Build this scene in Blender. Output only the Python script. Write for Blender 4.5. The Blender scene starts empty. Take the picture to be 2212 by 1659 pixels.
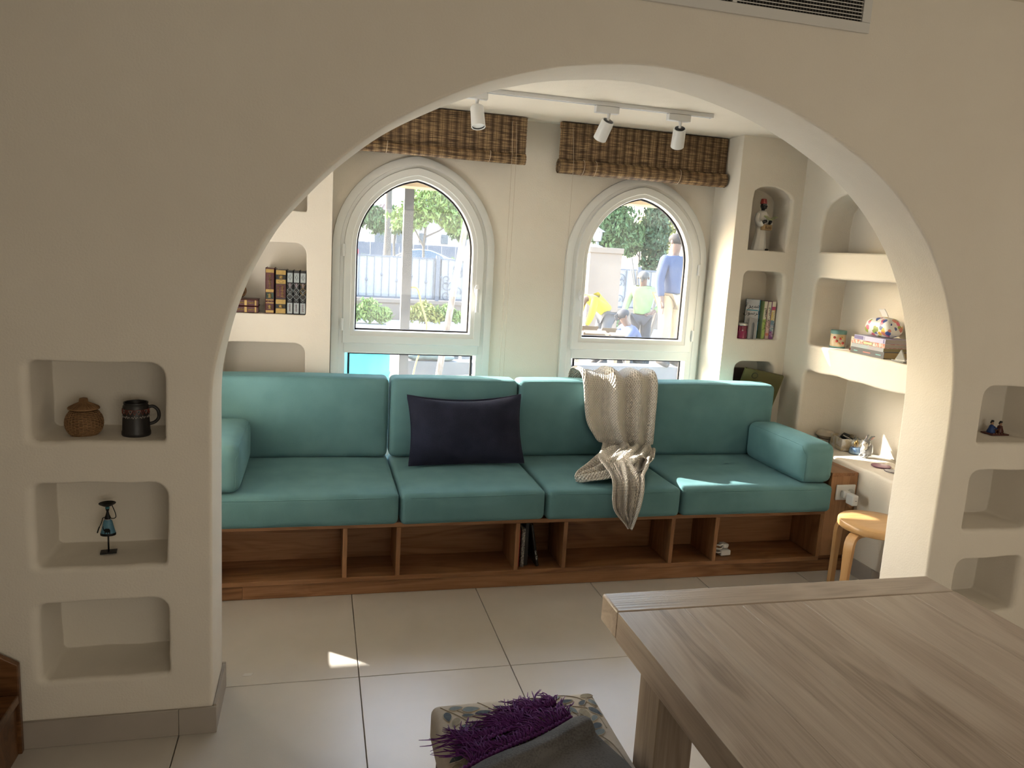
import bpy, bmesh, math, random
from mathutils import Vector, Matrix, Euler, noise
random.seed(7)
scene = bpy.context.scene
C = scene.collection
PI = math.pi

# ------------------------------------------------------------------ camera
cam = bpy.data.cameras.new('camera')
cam.sensor_fit = 'HORIZONTAL'; cam.sensor_width = 36.0; cam.lens = 1656.71 * 36.0 / 2212.0
cam.clip_start = 0.02; cam.clip_end = 500
co = bpy.data.objects.new('camera', cam); C.objects.link(co)
yaw, pit, rol = math.radians(14.51362673), math.radians(-9.64285965), math.radians(3.42614744)
fw = Vector((math.sin(yaw) * math.cos(pit), math.cos(yaw) * math.cos(pit), math.sin(pit)))
r0 = Vector((math.cos(yaw), -math.sin(yaw), 0)); u0 = r0.cross(fw)
rt = math.cos(rol) * r0 + math.sin(rol) * u0; up = -math.sin(rol) * r0 + math.cos(rol) * u0
mw = Matrix((rt, up, -fw)).transposed().to_4x4(); mw.translation = (0, 0, 1.636)
co.matrix_world = mw
scene.camera = co

# ------------------------------------------------------------------ light
scene.view_settings.view_transform = 'Standard'; scene.view_settings.look = 'None'
scene.view_settings.gamma = 1.0; scene.view_settings.use_curve_mapping = False
scene.view_settings.exposure = 0.18
SUN_DIR = Vector((1.3, -1.0, -0.98)).normalized()       # travels from outside into the alcove
world = bpy.data.worlds.new('sky'); scene.world = world; world.use_nodes = True
wn = world.node_tree; bg = wn.nodes['Background']
sky = wn.nodes.new('ShaderNodeTexSky'); sky.sky_type = 'NISHITA'; sky.sun_disc = False
sky.sun_elevation = math.asin(-SUN_DIR.z); sky.sun_rotation = math.atan2(-SUN_DIR.x, -SUN_DIR.y)
sky.air_density = 1.0; sky.dust_density = 2.0; sky.ozone_density = 1.0
wb = wn.nodes.new('ShaderNodeMixRGB'); wb.blend_type = 'MULTIPLY'; wb.inputs[0].default_value = 1.0; wb.inputs[2].default_value = (1.04, 1.0, 0.93, 1)   # camera white balance: warm
wn.links.new(sky.outputs[0], wb.inputs[1]); wn.links.new(wb.outputs[0], bg.inputs[0]); bg.inputs[1].default_value = 2.3
def light(name, kind, energy, color, loc, direction, **kw):
    d = bpy.data.lights.new(name, kind); d.energy = energy; d.color = color
    for k, v in kw.items(): setattr(d, k, v)
    o = bpy.data.objects.new(name, d); C.objects.link(o); o.location = loc
    o.rotation_euler = Vector(direction).to_track_quat('-Z', 'Y').to_euler()
    return o
light('sun', 'SUN', 18.0, (1.0, 0.93, 0.83), (-6, 12, 9), SUN_DIR, angle=0.0093)
# added lights inside the closed living room: fill behind the camera, key at right
light('living_room_fill', 'AREA', 33.0, (1.0, 0.93, 0.80), (1.2, -2.98, 1.55), (0, 1, 0.02), shape='RECTANGLE', size=2.2, size_y=1.3)
light('side_key_light', 'AREA', 6.5, (1.0, 0.93, 0.80), (4.38, 0.5, 1.75), (-1, 0, -0.05), shape='RECTANGLE', size=1.6, size_y=1.2)
# added fill at the alcove side window, tilted up to brighten the ceiling
light('alcove_fill', 'AREA', 8.0, (0.97, 0.98, 1.0), (-0.78, 3.36, 1.12), (0.75, 0.08, 1.0), shape='RECTANGLE', size=0.72, size_y=0.90)
# sky portals: tell the renderer where the sky comes in through the alcove windows
for lc, dr, sx, sy in (((0.55, 4.72, 1.25), (0, -1, 0), 0.95, 1.85), ((1.952, 4.72, 1.25), (0, -1, 0), 0.95, 1.85), ((-0.88, 3.37, 1.1), (1, 0, 0), 0.86, 1.06)):
    p = light('window_portal', 'AREA', 1.0, (1, 1, 1), lc, dr, shape='RECTANGLE', size=sx, size_y=sy); p.data.cycles.is_portal = True
try:
    scene.cycles.use_denoising = True
    scene.cycles.use_adaptive_sampling = True; scene.cycles.adaptive_threshold = 0.08; scene.cycles.adaptive_min_samples = 24
    scene.cycles.max_bounces = 6; scene.cycles.diffuse_bounces = 3; scene.cycles.glossy_bounces = 3; scene.cycles.transparent_max_bounces = 16
    scene.cycles.sample_clamp_indirect = 6.0
    scene.cycles.caustics_reflective = False; scene.cycles.caustics_refractive = False
except Exception: pass

# ------------------------------------------------------------------ materials
MATS = {}
def node(nt, t, **kw):
    n = nt.nodes.new(t)
    for k, v in kw.items():
        if hasattr(n, k): setattr(n, k, v)
        else: n.inputs[k].default_value = v
    return n
def c4(c): return (c[0], c[1], c[2], 1.0)
def M(name, col, rough=0.6, metal=0.0, var=None, bump=None, sheen=0.0, spec=0.5, coat=0.0, trans=0.0, scale=(1, 1, 1), emit=0.0):
    """one procedural material: colour variation (scale, second colour, contrast) and bump (scale, strength)"""
    if name in MATS: return MATS[name]
    m = bpy.data.materials.new(name); m.use_nodes = True; nt = m.node_tree
    b = nt.nodes['Principled BSDF']; b.inputs['Base Color'].default_value = c4(col)
    b.inputs['Roughness'].default_value = rough; b.inputs['Metallic'].default_value = metal
    b.inputs['Specular IOR Level'].default_value = spec
    if sheen: b.inputs['Sheen Weight'].default_value = sheen; b.inputs['Sheen Roughness'].default_value = 0.4; b.inputs['Sheen Tint'].default_value = c4([min(1, x * 1.6 + 0.1) for x in col])
    if coat: b.inputs['Coat Weight'].default_value = coat
    if trans: b.inputs['Transmission Weight'].default_value = trans
    if emit: b.inputs['Emission Color'].default_value = c4(col); b.inputs['Emission Strength'].default_value = emit
    tc = node(nt, 'ShaderNodeTexCoord'); mp = node(nt, 'ShaderNodeMapping'); mp.inputs['Scale'].default_value = scale
    nt.links.new(tc.outputs['Object'], mp.inputs['Vector'])
    if var:
        n = node(nt, 'ShaderNodeTexNoise'); n.inputs['Scale'].default_value = var[0]; n.inputs['Detail'].default_value = 3
        r = node(nt, 'ShaderNodeValToRGB'); k = var[2] if len(var) > 2 else 0.25
        r.color_ramp.elements[0].position = 0.5 - k; r.color_ramp.elements[1].position = 0.5 + k
        r.color_ramp.elements[0].color = c4(var[1]); r.color_ramp.elements[1].color = c4(col)
        nt.links.new(mp.outputs[0], n.inputs['Vector']); nt.links.new(n.outputs[0], r.inputs[0]); nt.links.new(r.outputs[0], b.inputs['Base Color'])
    if bump:
        n2 = node(nt, 'ShaderNodeTexNoise'); n2.inputs['Scale'].default_value = bump[0]; n2.inputs['Detail'].default_value = 1
        bp = node(nt, 'ShaderNodeBump'); bp.inputs['Strength'].default_value = bump[1]; bp.inputs['Distance'].default_value = bump[2] if len(bump) > 2 else 0.01
        nt.links.new(mp.outputs[0], n2.inputs['Vector']); nt.links.new(n2.outputs[0], bp.inputs['Height']); nt.links.new(bp.outputs[0], b.inputs['Normal'])
    MATS[name] = m
    return m
def plaster_mat(name, col, col2):
    m = bpy.data.materials.new(name); m.use_nodes = True; nt = m.node_tree; b = nt.nodes['Principled BSDF']
    b.inputs['Roughness'].default_value = 0.85; b.inputs['Specular IOR Level'].default_value = 0.25
    tc = node(nt, 'ShaderNodeTexCoord')
    n1 = node(nt, 'ShaderNodeTexNoise', Scale=2.2, Detail=3.0, Roughness=0.6); n2 = node(nt, 'ShaderNodeTexNoise', Scale=150.0, Detail=1.0); n3 = node(nt, 'ShaderNodeTexNoise', Scale=9.0, Detail=1.0)
    for n in (n1, n2, n3): nt.links.new(tc.outputs['Object'], n.inputs['Vector'])
    r = node(nt, 'ShaderNodeValToRGB'); r.color_ramp.elements[0].position = 0.3; r.color_ramp.elements[1].position = 0.68
    r.color_ramp.elements[0].color = c4(col2); r.color_ramp.elements[1].color = c4(col)
    nt.links.new(n1.outputs[0], r.inputs[0]); nt.links.new(r.outputs[0], b.inputs['Base Color'])
    ad = node(nt, 'ShaderNodeMath', operation='MULTIPLY_ADD'); ad.inputs[1].default_value = 5.0
    nt.links.new(n3.outputs[0], ad.inputs[0]); nt.links.new(n2.outputs[0], ad.inputs[2])
    bp = node(nt, 'ShaderNodeBump', Strength=0.22, Distance=0.004); nt.links.new(ad.outputs[0], bp.inputs['Height']); nt.links.new(bp.outputs[0], b.inputs['Normal'])
    MATS[name] = m; return m
def wood_mat(name, dark, mid, lite, axis='X', rough=0.5, size=1.0, bump=0.25, coat=0.0, pores=0.5):
    m = bpy.data.materials.new(name); m.use_nodes = True; nt = m.node_tree; b = nt.nodes['Principled BSDF']
    b.inputs['Roughness'].default_value = rough
    if coat: b.inputs['Coat Weight'].default_value = coat; b.inputs['Coat Roughness'].default_value = 0.3
    tc = node(nt, 'ShaderNodeTexCoord'); oi = node(nt, 'ShaderNodeObjectInfo')
    ad = node(nt, 'ShaderNodeVectorMath', operation='MULTIPLY_ADD'); ad.inputs[1].default_value = (3.7, 5.1, 2.3)
    cx = node(nt, 'ShaderNodeCombineXYZ')
    for i in range(3): nt.links.new(oi.outputs['Random'], cx.inputs[i])
    nt.links.new(cx.outputs[0], ad.inputs[0]); nt.links.new(tc.outputs['Object'], ad.inputs[2])
    def mp(k, s):
        q = node(nt, 'ShaderNodeMapping'); v = [s, s, s]; v['XYZ'.index(axis)] = s * k; q.inputs['Scale'].default_value = v
        nt.links.new(ad.outputs[0], q.inputs['Vector']); return q
    n1 = node(nt, 'ShaderNodeTexNoise', Scale=1.0, Detail=3.0, Distortion=0.6); nt.links.new(mp(0.13, 7 / size).outputs[0], n1.inputs['Vector'])
    # growth rings: a sine of the low noise, so cathedral figures appear
    ml = node(nt, 'ShaderNodeMath', operation='MULTIPLY'); ml.inputs[1].default_value = 46.0; nt.links.new(n1.outputs[0], ml.inputs[0])
    sn = node(nt, 'ShaderNodeMath', operation='SINE'); nt.links.new(ml.outputs[0], sn.inputs[0])
    n2 = node(nt, 'ShaderNodeTexNoise', Scale=1.0, Detail=2.0); nt.links.new(mp(0.03, 170 / size).outputs[0], n2.inputs['Vector'])
    mx = node(nt, 'ShaderNodeMath', operation='MULTIPLY_ADD'); mx.inputs[1].default_value = 0.11; nt.links.new(sn.outputs[0], mx.inputs[0]); nt.links.new(n1.outputs[0], mx.inputs[2])
    m2 = node(nt, 'ShaderNodeMath', operation='MULTIPLY_ADD'); m2.inputs[1].default_value = pores; nt.links.new(n2.outputs[0], m2.inputs[0]); nt.links.new(mx.outputs[0], m2.inputs[2])
    r = node(nt, 'ShaderNodeValToRGB'); e = r.color_ramp.elements; e[0].position = 0.42; e[0].color = c4(dark); e[1].position = 1.0; e[1].color = c4(lite)
    q = e.new(0.7); q.color = c4(mid)
    nt.links.new(m2.outputs[0], r.inputs[0]); nt.links.new(r.outputs[0], b.inputs['Base Color'])
    bp = node(nt, 'ShaderNodeBump', Strength=bump, Distance=0.002); nt.links.new(m2.outputs[0], bp.inputs['Height']); nt.links.new(bp.outputs[0], b.inputs['Normal'])
    MATS[name] = m; return m
def fabric_mat(name, col, col2, sheen=0.3, scale=700, bump=0.25):
    m = bpy.data.materials.new(name); m.use_nodes = True; nt = m.node_tree; b = nt.nodes['Principled BSDF']
    b.inputs['Roughness'].default_value = 0.9; b.inputs['Specular IOR Level'].default_value = 0.15
    b.inputs['Sheen Weight'].default_value = sheen; b.inputs['Sheen Roughness'].default_value = 0.35; b.inputs['Sheen Tint'].default_value = c4([min(1, x * 2.2 + 0.12) for x in col])
    tc = node(nt, 'ShaderNodeTexCoord'); n1 = node(nt, 'ShaderNodeTexNoise', Scale=7.0, Detail=2.0); n2 = node(nt, 'ShaderNodeTexNoise', Scale=float(scale), Detail=0.0); n3 = node(nt, 'ShaderNodeTexNoise', Scale=11.0, Detail=0.0)
    for n in (n1, n2, n3): nt.links.new(tc.outputs['Object'], n.inputs['Vector'])
    r = node(nt, 'ShaderNodeValToRGB'); r.color_ramp.elements[0].position = 0.35; r.color_ramp.elements[1].position = 0.65; r.color_ramp.elements[0].color = c4(col2); r.color_ramp.elements[1].color = c4(col)
    ml = node(nt, 'ShaderNodeMath', operation='MULTIPLY_ADD'); ml.inputs[1].default_value = 0.4; nt.links.new(n2.outputs[0], ml.inputs[0]); nt.links.new(n1.outputs[0], ml.inputs[2])
    sb = node(nt, 'ShaderNodeMath', operation='SUBTRACT'); sb.inputs[1].default_value = 0.2; nt.links.new(ml.outputs[0], sb.inputs[0])
    nt.links.new(sb.outputs[0], r.inputs[0]); nt.links.new(r.outputs[0], b.inputs['Base Color'])
    m3 = node(nt, 'ShaderNodeMath', operation='MULTIPLY_ADD'); m3.inputs[1].default_value = 6.0; nt.links.new(n3.outputs[0], m3.inputs[0]); nt.links.new(n2.outputs[0], m3.inputs[2])
    bp = node(nt, 'ShaderNodeBump', Strength=bump, Distance=0.0015); nt.links.new(m3.outputs[0], bp.inputs['Height']); nt.links.new(bp.outputs[0], b.inputs['Normal'])
    MATS[name] = m; return m

PLASTER = plaster_mat('plaster', (0.865, 0.80, 0.695), (0.83, 0.76, 0.655))
OAK = wood_mat('oak_x', (0.16, 0.068, 0.026), (0.29, 0.135, 0.056), (0.39, 0.20, 0.095), 'X', 0.42, 1.0, 0.2)
OAKZ = wood_mat('oak_z', (0.17, 0.075, 0.03), (0.30, 0.145, 0.062), (0.40, 0.21, 0.10), 'Z', 0.42, 1.0, 0.2)
OAKY = wood_mat('oak_y', (0.16, 0.068, 0.026), (0.29, 0.135, 0.056), (0.39, 0.20, 0.095), 'Y', 0.42, 1.0, 0.2)
TABX = wood_mat('table_oak_x', (0.32, 0.245, 0.185), (0.48, 0.385, 0.305), (0.58, 0.485, 0.395), 'X', 0.38, 1.0, 0.5)
TABY = wood_mat('table_oak_y', (0.32, 0.245, 0.185), (0.48, 0.385, 0.305), (0.58, 0.485, 0.395), 'Y', 0.38, 1.0, 0.5)
TABZ = wood_mat('table_oak_z', (0.22, 0.165, 0.12), (0.36, 0.28, 0.21), (0.46, 0.37, 0.29), 'Z', 0.42, 1.0, 0.5)
STAIR = wood_mat('stair_wood', (0.07, 0.025, 0.008), (0.13, 0.055, 0.018), (0.20, 0.09, 0.035), 'X', 0.35, 1.0, 0.2)
BIRCH = wood_mat('birch', (0.52, 0.30, 0.12), (0.62, 0.38, 0.17), (0.70, 0.46, 0.23), 'X', 0.35, 1.4, 0.1, 0.2, 0.25)
TEAL = fabric_mat('teal_velvet', (0.142, 0.285, 0.305), (0.118, 0.248, 0.268), 0.3)
NAVY = fabric_mat('navy_velvet', (0.026, 0.029, 0.052), (0.015, 0.017, 0.031), 0.45, 420, 0.5)
WHITEPVC = M('white_window_plastic', (0.82, 0.82, 0.79), 0.35)
WHITEPLA = M('white_plastic', (0.85, 0.85, 0.84), 0.3)
BLACKP = M('black_plastic', (0.012, 0.012, 0.013), 0.35)
GASKET = M('black_gasket', (0.01, 0.008, 0.012), 0.6)
TILE = M('beige_floor_tile', (0.69, 0.645, 0.59), 0.33, spec=1.0, var=(5.0, (0.62, 0.575, 0.515), 0.3), bump=(260.0, 0.08, 0.002))
GROUT = M('tile_grout', (0.40, 0.335, 0.265), 0.9)
SKIRT = M('skirting_tile', (0.44, 0.39, 0.335), 0.55, var=(9.0, (0.39, 0.345, 0.295), 0.3), bump=(160.0, 0.1, 0.002))

# ------------------------------------------------------------------ mesh helpers
def tag(o, label=None, cat=None, group=None, kind=None):
    if label: o['label'] = label
    if cat: o['category'] = cat
    if group: o['group'] = group
    if kind: o['kind'] = kind
    return o
def empty(name, loc=(0, 0, 0), rz=0.0, label=None, cat=None, group=None, kind=None):
    o = bpy.data.objects.new(name, None); C.objects.link(o); o.location = loc; o.rotation_euler = (0, 0, rz); o.empty_display_size = 0.05
    return tag(o, label, cat, group, kind)
class MB:
    def __init__(s): s.v = []; s.f = []; s.mi = []; s.m = 0; s.X = Matrix.Identity(4); s.uv = None
    def add(s, vs, fs, mi=None):
        b = len(s.v); s.v += [tuple(s.X @ Vector(p)) for p in vs]; s.f += [tuple(i + b for i in f) for f in fs]; s.mi += [s.m if mi is None else mi] * len(fs); return s
    def box(s, x0, x1, y0, y1, z0, z1):
        return s.add([(x0, y0, z0), (x1, y0, z0), (x1, y1, z0), (x0, y1, z0), (x0, y0, z1), (x1, y0, z1), (x1, y1, z1), (x0, y1, z1)],
                     [(0, 3, 2, 1), (4, 5, 6, 7), (0, 1, 5, 4), (1, 2, 6, 5), (2, 3, 7, 6), (3, 0, 4, 7)])
    def cbox(s, c, d, R=None):
        o = s.X; s.X = s.X @ Matrix.Translation(c) @ (R.to_4x4() if R else Matrix.Identity(4)); s.box(-d[0] / 2, d[0] / 2, -d[1] / 2, d[1] / 2, -d[2] / 2, d[2] / 2); s.X = o; return s
    def loft(s, rings, closed=True, cap=True):
        n = len(rings[0]); vs = [p for r in rings for p in r]; fs = []
        for i in range(len(rings) - 1):
            for j in range(n if closed else n - 1):
                k = (j + 1) % n; fs.append((i * n + j, i * n + k, (i + 1) * n + k, (i + 1) * n + j))
        if cap and closed: fs.append(tuple(range(n - 1, -1, -1))); fs.append(tuple((len(rings) - 1) * n + j for j in range(n)))
        return s.add(vs, fs)
    def lathe(s, prof, seg=24, c=(0, 0), sx=1.0, sy=1.0, cap=True):
        return s.loft([[(c[0] + r * sx * math.cos(2 * PI * j / seg), c[1] + r * sy * math.sin(2 * PI * j / seg), z) for j in range(seg)] for r, z in prof], True, cap)
    def tube(s, path, rad, seg=8, closed=False, cap=True, flat=1.0):
        P = [Vector(p) for p in path]; n = len(P); rings = []; T0 = None; nrm = None
        for i in range(n):
            a = P[(i - 1) % n] if (closed or i > 0) else P[i]; b = P[(i + 1) % n] if (closed or i < n - 1) else P[i]
            t = (b - a)
            t = t.normalized() if t.length > 1e-9 else Vector((0, 0, 1))
            if nrm is None:
                h = Vector((0, 0, 1)) if abs(t.z) < 0.9 else Vector((1, 0, 0)); nrm = (h - h.dot(t) * t).normalized()
            else:
                nrm = nrm - nrm.dot(t) * t; nrm = nrm.normalized() if nrm.length > 1e-6 else t.orthogonal().normalized()
            bn = t.cross(nrm); r = rad[i] if hasattr(rad, '__len__') else rad
            rings.append([tuple(P[i] + nrm * (r * math.cos(2 * PI * j / seg)) + bn * (r * flat * math.sin(2 * PI * j / seg))) for j in range(seg)])
        if closed: rings.append(rings[0])
        return s.loft(rings, True, cap and not closed)
    def ball(s, c, r, seg=14, rings=9):
        r = r if hasattr(r, '__len__') else (r, r, r); rr = []
        for i in range(rings + 1):
            a = PI * i / rings - PI / 2; k = max(math.cos(a), 0.02)
            rr.append([(c[0] + r[0] * k * math.cos(2 * PI * j / seg), c[1] + r[1] * k * math.sin(2 * PI * j / seg), c[2] + r[2] * math.sin(a)) for j in range(seg)])
        return s.loft(rr)
    def cone(s, a, b, ra, rb, seg=12): return s.tube([a, b], [ra, rb], seg)
    def prism(s, pts, a, b, plane='XZ'):
        """polygon pts extruded from a to b along the axis left over"""
        def q(p, d): return {'XZ': (p[0], d, p[1]), 'YZ': (d, p[0], p[1]), 'XY': (p[0], p[1], d)}[plane]
        n = len(pts)
        return s.add([q(p, a) for p in pts] + [q(p, b) for p in pts], [tuple(range(n)), tuple(range(2 * n - 1, n - 1, -1))] + [(i, (i + 1) % n, n + (i + 1) % n, n + i) for i in range(n)])
    def build(s, name, mat, parent=None, smooth=35, bevel=0.0, seg=2, sub=0, loc=None, rot=None, kind=None, label=None, recalc=True, remesh=0.0):
        me = bpy.data.meshes.new(name); me.from_pydata(s.v, [], s.f); me.update()
        for m in (mat if isinstance(mat, (list, tuple)) else [mat]): me.materials.append(m)
        if any(s.mi): me.polygons.foreach_set('material_index', s.mi)
        if recalc:
            bm = bmesh.new(); bm.from_mesh(me); bmesh.ops.recalc_face_normals(bm, faces=bm.faces); bm.to_mesh(me); bm.free()
        if smooth:
            me.polygons.foreach_set('use_smooth', [True] * len(me.polygons))
            if smooth < 180: me.set_sharp_from_angle(angle=math.radians(smooth))
        o = bpy.data.objects.new(name, me); C.objects.link(o)
        if parent: o.parent = parent
        if loc is not None: o.location = loc
        if rot is not None: o.rotation_euler = rot
        if remesh:
            q = o.modifiers.new('remesh', 'REMESH'); q.mode = 'VOXEL'; q.voxel_size = remesh; q.use_smooth_shade = True
            q = o.modifiers.new('smooth', 'SMOOTH'); q.iterations = 4
        if bevel:
            q = o.modifiers.new('bevel', 'BEVEL'); q.width = bevel; q.segments = seg; q.limit_method = 'ANGLE'; q.angle_limit = math.radians(40); q.harden_normals = False
        if sub:
            q = o.modifiers.new('sub', 'SUBSURF'); q.levels = sub; q.render_levels = sub
        return tag(o, label=label, kind=kind)
def catmull(pts, n=6, closed=False):
    P = [Vector(p) for p in pts]; out = []; N = len(P)
    for i in range(N if closed else N - 1):
        g = lambda k: P[k % N] if closed else P[max(0, min(N - 1, k))]
        a, b, c, d = g(i - 1), g(i), g(i + 1), g(i + 2)
        for k in range(n):
            t = k / n; out.append(0.5 * (2 * b + (c - a) * t + (2 * a - 5 * b + 4 * c - d) * t * t + (3 * b - a - 3 * c + d) * t ** 3))
    if not closed: out.append(P[-1].copy())
    return [tuple(p) for p in out]
def copytree(o, parent=None):
    c = o.copy(); C.objects.link(c); c.parent = parent
    for ch in list(o.children): copytree(ch, c)
    return c
def rrect(u0, u1, v0, v1, tl, tr, br, bl, seg=6, wob=0.0, ph=0.0):
    """rounded rectangle, counter-clockwise from the lower left"""
    out = []
    for cx, cy, r, a0 in ((u0 + bl, v0 + bl, bl, PI), (u1 - br, v0 + br, br, 1.5 * PI), (u1 - tr, v1 - tr, tr, 0), (u0 + tl, v1 - tl, tl, 0.5 * PI)):
        for i in range(seg + 1): a = a0 + 0.5 * PI * i / seg; out.append((cx + r * math.cos(a), cy + r * math.sin(a)))
    res = []
    for i, p in enumerate(out):                                   # extra points along the sides, so the edge can wander a little
        q = out[(i + 1) % len(out)]; d = math.hypot(q[0] - p[0], q[1] - p[1]); n = max(1, int(d / 0.05))
        for k in range(n): res.append((p[0] + (q[0] - p[0]) * k / n, p[1] + (q[1] - p[1]) * k / n))
    if wob: res = [(u + wob * noise.noise((u * 9 + ph, v * 9, 1.3)), v + wob * noise.noise((u * 9, v * 9 + ph, 7.7))) for u, v in res]
    return res
def plaster_wall(name, T, outer, openings, mat=None, thick=None, rad=0.012, kind='structure', parent=None):
    """flat wall with soft-edged openings. T(u, v, depth) -> world. opening: dict(loop, depth=None for through, r=fn(nu,nv)->edge radius)"""
    bm = bmesh.new(); fe = []; be = []
    def ring(pts, d): return [bm.verts.new(T(p[0], p[1], d)) for p in pts]
    def edges(vs): return [bm.edges.get((vs[i], vs[(i + 1) % len(vs)])) or bm.edges.new((vs[i], vs[(i + 1) % len(vs)])) for i in range(len(vs))]
    def bridge(a, b):
        n = len(a)
        for i in range(n): bm.faces.new((a[i], a[(i + 1) % n], b[(i + 1) % n], b[i]))
    for op in openings:
        L = op['loop']; n = len(L); nr = []
        for i in range(n):
            a, b = L[i - 1], L[(i + 1) % n]; t = Vector((b[0] - a[0], b[1] - a[1])); t = t.normalized() if t.length > 1e-9 else Vector((1, 0)); nr.append((t.y, -t.x))
        rf = op.get('r', lambda a, b: rad); R = [rf(*q) for q in nr]
        off = lambda k: [(L[i][0] + nr[i][0] * (R[i] * k), L[i][1] + nr[i][1] * (R[i] * k)) for i in range(n)]
        def ringd(k, kd, base=0.0, sgn=1):
            return [bm.verts.new(T(L[i][0] + nr[i][0] * R[i] * k, L[i][1] + nr[i][1] * R[i] * k, base + sgn * R[i] * kd)) for i in range(n)]
        prev = [bm.verts.new(T(L[i][0] + nr[i][0] * (R[i] + 0.004), L[i][1] + nr[i][1] * (R[i] + 0.004), 0)) for i in range(n)]; fe += edges(prev)
        K = 5
        for k in range(K + 1):
            a = 0.5 * PI * k / K; cur = ringd(1 - math.sin(a), 1 - math.cos(a)); bridge(prev, cur); prev = cur
        D = op.get('depth')
        if D is None:
            for k in range(K + 1):
                a = 0.5 * PI * k / K; cur = ringd(1 - math.cos(a), 1 - math.sin(a), thick, -1); bridge(prev, cur); prev = cur
            cur = [bm.verts.new(T(L[i][0] + nr[i][0] * (R[i] + 0.004), L[i][1] + nr[i][1] * (R[i] + 0.004), thick)) for i in range(n)]; bridge(prev, cur); be += edges(cur)
        else:
            q = 0.005
            for k in range(4):
                a = 0.5 * PI * k / 3
                cur = ring([(L[i][0] - nr[i][0] * q * (1 - math.cos(a)), L[i][1] - nr[i][1] * q * (1 - math.cos(a))) for i in range(n)], D - q + q * math.sin(a)); bridge(prev, cur); prev = cur
            cur = ring([(L[i][0] - nr[i][0] * (q + 0.0015), L[i][1] - nr[i][1] * (q + 0.0015)) for i in range(n)], D); bridge(prev, cur)
            mid = bm.verts.new(T(sum(p[0] for p in L) / n, sum(p[1] for p in L) / n, D))
            for i in range(n): bm.faces.new((cur[i], cur[(i + 1) % n], mid))
    u0, u1, v0, v1 = outer
    o = edges(ring([(u0, v0), (u1, v0), (u1, v1), (u0, v1)], 0))
    r = bmesh.ops.triangle_fill(bm, use_beauty=True, use_dissolve=False, edges=o + fe)
    if thick:
        o = edges(ring([(u0, v0), (u1, v0), (u1, v1), (u0, v1)], thick)); bmesh.ops.triangle_fill(bm, use_beauty=True, use_dissolve=False, edges=o + be)
    bmesh.ops.recalc_face_normals(bm, faces=bm.faces)
    me = bpy.data.meshes.new(name); bm.to_mesh(me); bm.free()
    me.materials.append(mat or PLASTER); me.polygons.foreach_set('use_smooth', [True] * len(me.polygons)); me.set_sharp_from_angle(angle=math.radians(40))
    ob = bpy.data.objects.new(name, me); C.objects.link(ob)
    if parent: ob.parent = parent
    return tag(ob, kind=kind)
def struct(name, mb, mat, **kw): return mb.build(name, mat, kind='structure', **kw)
def text_mb(s, size, mb=None, depth=0.0006, ax=None):
    """text as thin solid lettering, centred on the origin in the XY plane; returns verts/faces"""
    cu = bpy.data.curves.new('lettering', 'FONT'); cu.body = s; cu.size = size; cu.align_x = 'CENTER'; cu.align_y = 'CENTER'; cu.extrude = depth; cu.resolution_u = 1
    o = bpy.data.objects.new('lettering', cu); C.objects.link(o); bpy.context.view_layer.update()
    me = bpy.data.meshes.new_from_object(o.evaluated_get(bpy.context.evaluated_depsgraph_get()))
    vs = [tuple(v.co) for v in me.vertices]; fs = [tuple(p.vertices) for p in me.polygons]
    bpy.data.objects.remove(o); bpy.data.curves.remove(cu); bpy.data.meshes.remove(me)
    return vs, fs
def lettering(name, s, size, mat, parent, loc, rot, depth=0.0004):
    vs, fs = text_mb(s, size, depth=depth); mb = MB(); mb.add(vs, fs)
    return mb.build(name, mat, parent, smooth=0, loc=loc, rot=rot, recalc=False)
# Arabic letters are joined by hand with their presentation forms and set in visual order
def ar(*cp): return ''.join(chr(c) for c in reversed(cp))

# ------------------------------------------------------------------ structure: floor
def floor():
    root = struct('floor', MB().box(-3.3, 4.5, -3.1, 4.6, -0.06, -0.012), GROUT)
    me = None; g = 0.0016
    for i in range(-5, 8):
        for j in range(-4, 2):
            x0 = 0.177 + 0.6 * i; y0 = 2.755 + 1.2 * j
            if x0 < -2.95 or x0 > 4.0: continue
            if me is None:
                o = MB().box(-0.3 + g, 0.3 - g, -0.6 + g, 0.6 - g, -0.012, 0).build('floor_tile', TILE, root, bevel=0.0012, seg=1, loc=(x0 + 0.3, y0 + 0.6, 0)); me = o
            else:
                o = me.copy(); C.objects.link(o); o.location = (x0 + 0.3, y0 + 0.6, 0)
floor()

# ------------------------------------------------------------------ structure: walls; arch outline and other coordinates worked out offline from image pixels
ARCH = [(-.318, -.2), (-.317, .3), (-.316, .7), (-.315, .98), (-.313, 1.15), (-.300, 1.25), (-.264, 1.394), (-.212, 1.53), (-.137, 1.667), (-.062, 1.762), (.035, 1.866), (.15, 1.966), (.235, 2.026), (.33, 2.08), (.43, 2.13), (.548, 2.178), (.713, 2.228), (.85, 2.254), (.988, 2.270), (1.108, 2.273), (1.263, 2.261), (1.407, 2.236), (1.559, 2.196), (1.718, 2.137), (1.875, 2.062), (1.97, 2.008), (2.06, 1.945), (2.158, 1.858), (2.261, 1.74), (2.346, 1.6), (2.405, 1.462), (2.447, 1.30), (2.466, 1.135), (2.471, .947), (2.470, .6), (2.473, .41), (2.473, -.2)]
arch_loop = [(p[0], p[1]) for p in reversed(catmull([(a, b, 0) for a, b in ARCH], 5))]
def soft(lf, rg, tp, bt):
    def f(nu, nv):
        w = [max(0, -nu), max(0, nu), max(0, nv), max(0, -nv)]; s = sum(x * x for x in w) or 1
        return sum(x * x * r for x, r in zip(w, (lf, rg, tp, bt))) / s
    return f
EDGE = soft(0.026, 0.009, 0.008, 0.018); EDGER = soft(0.010, 0.026, 0.008, 0.018)
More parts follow.
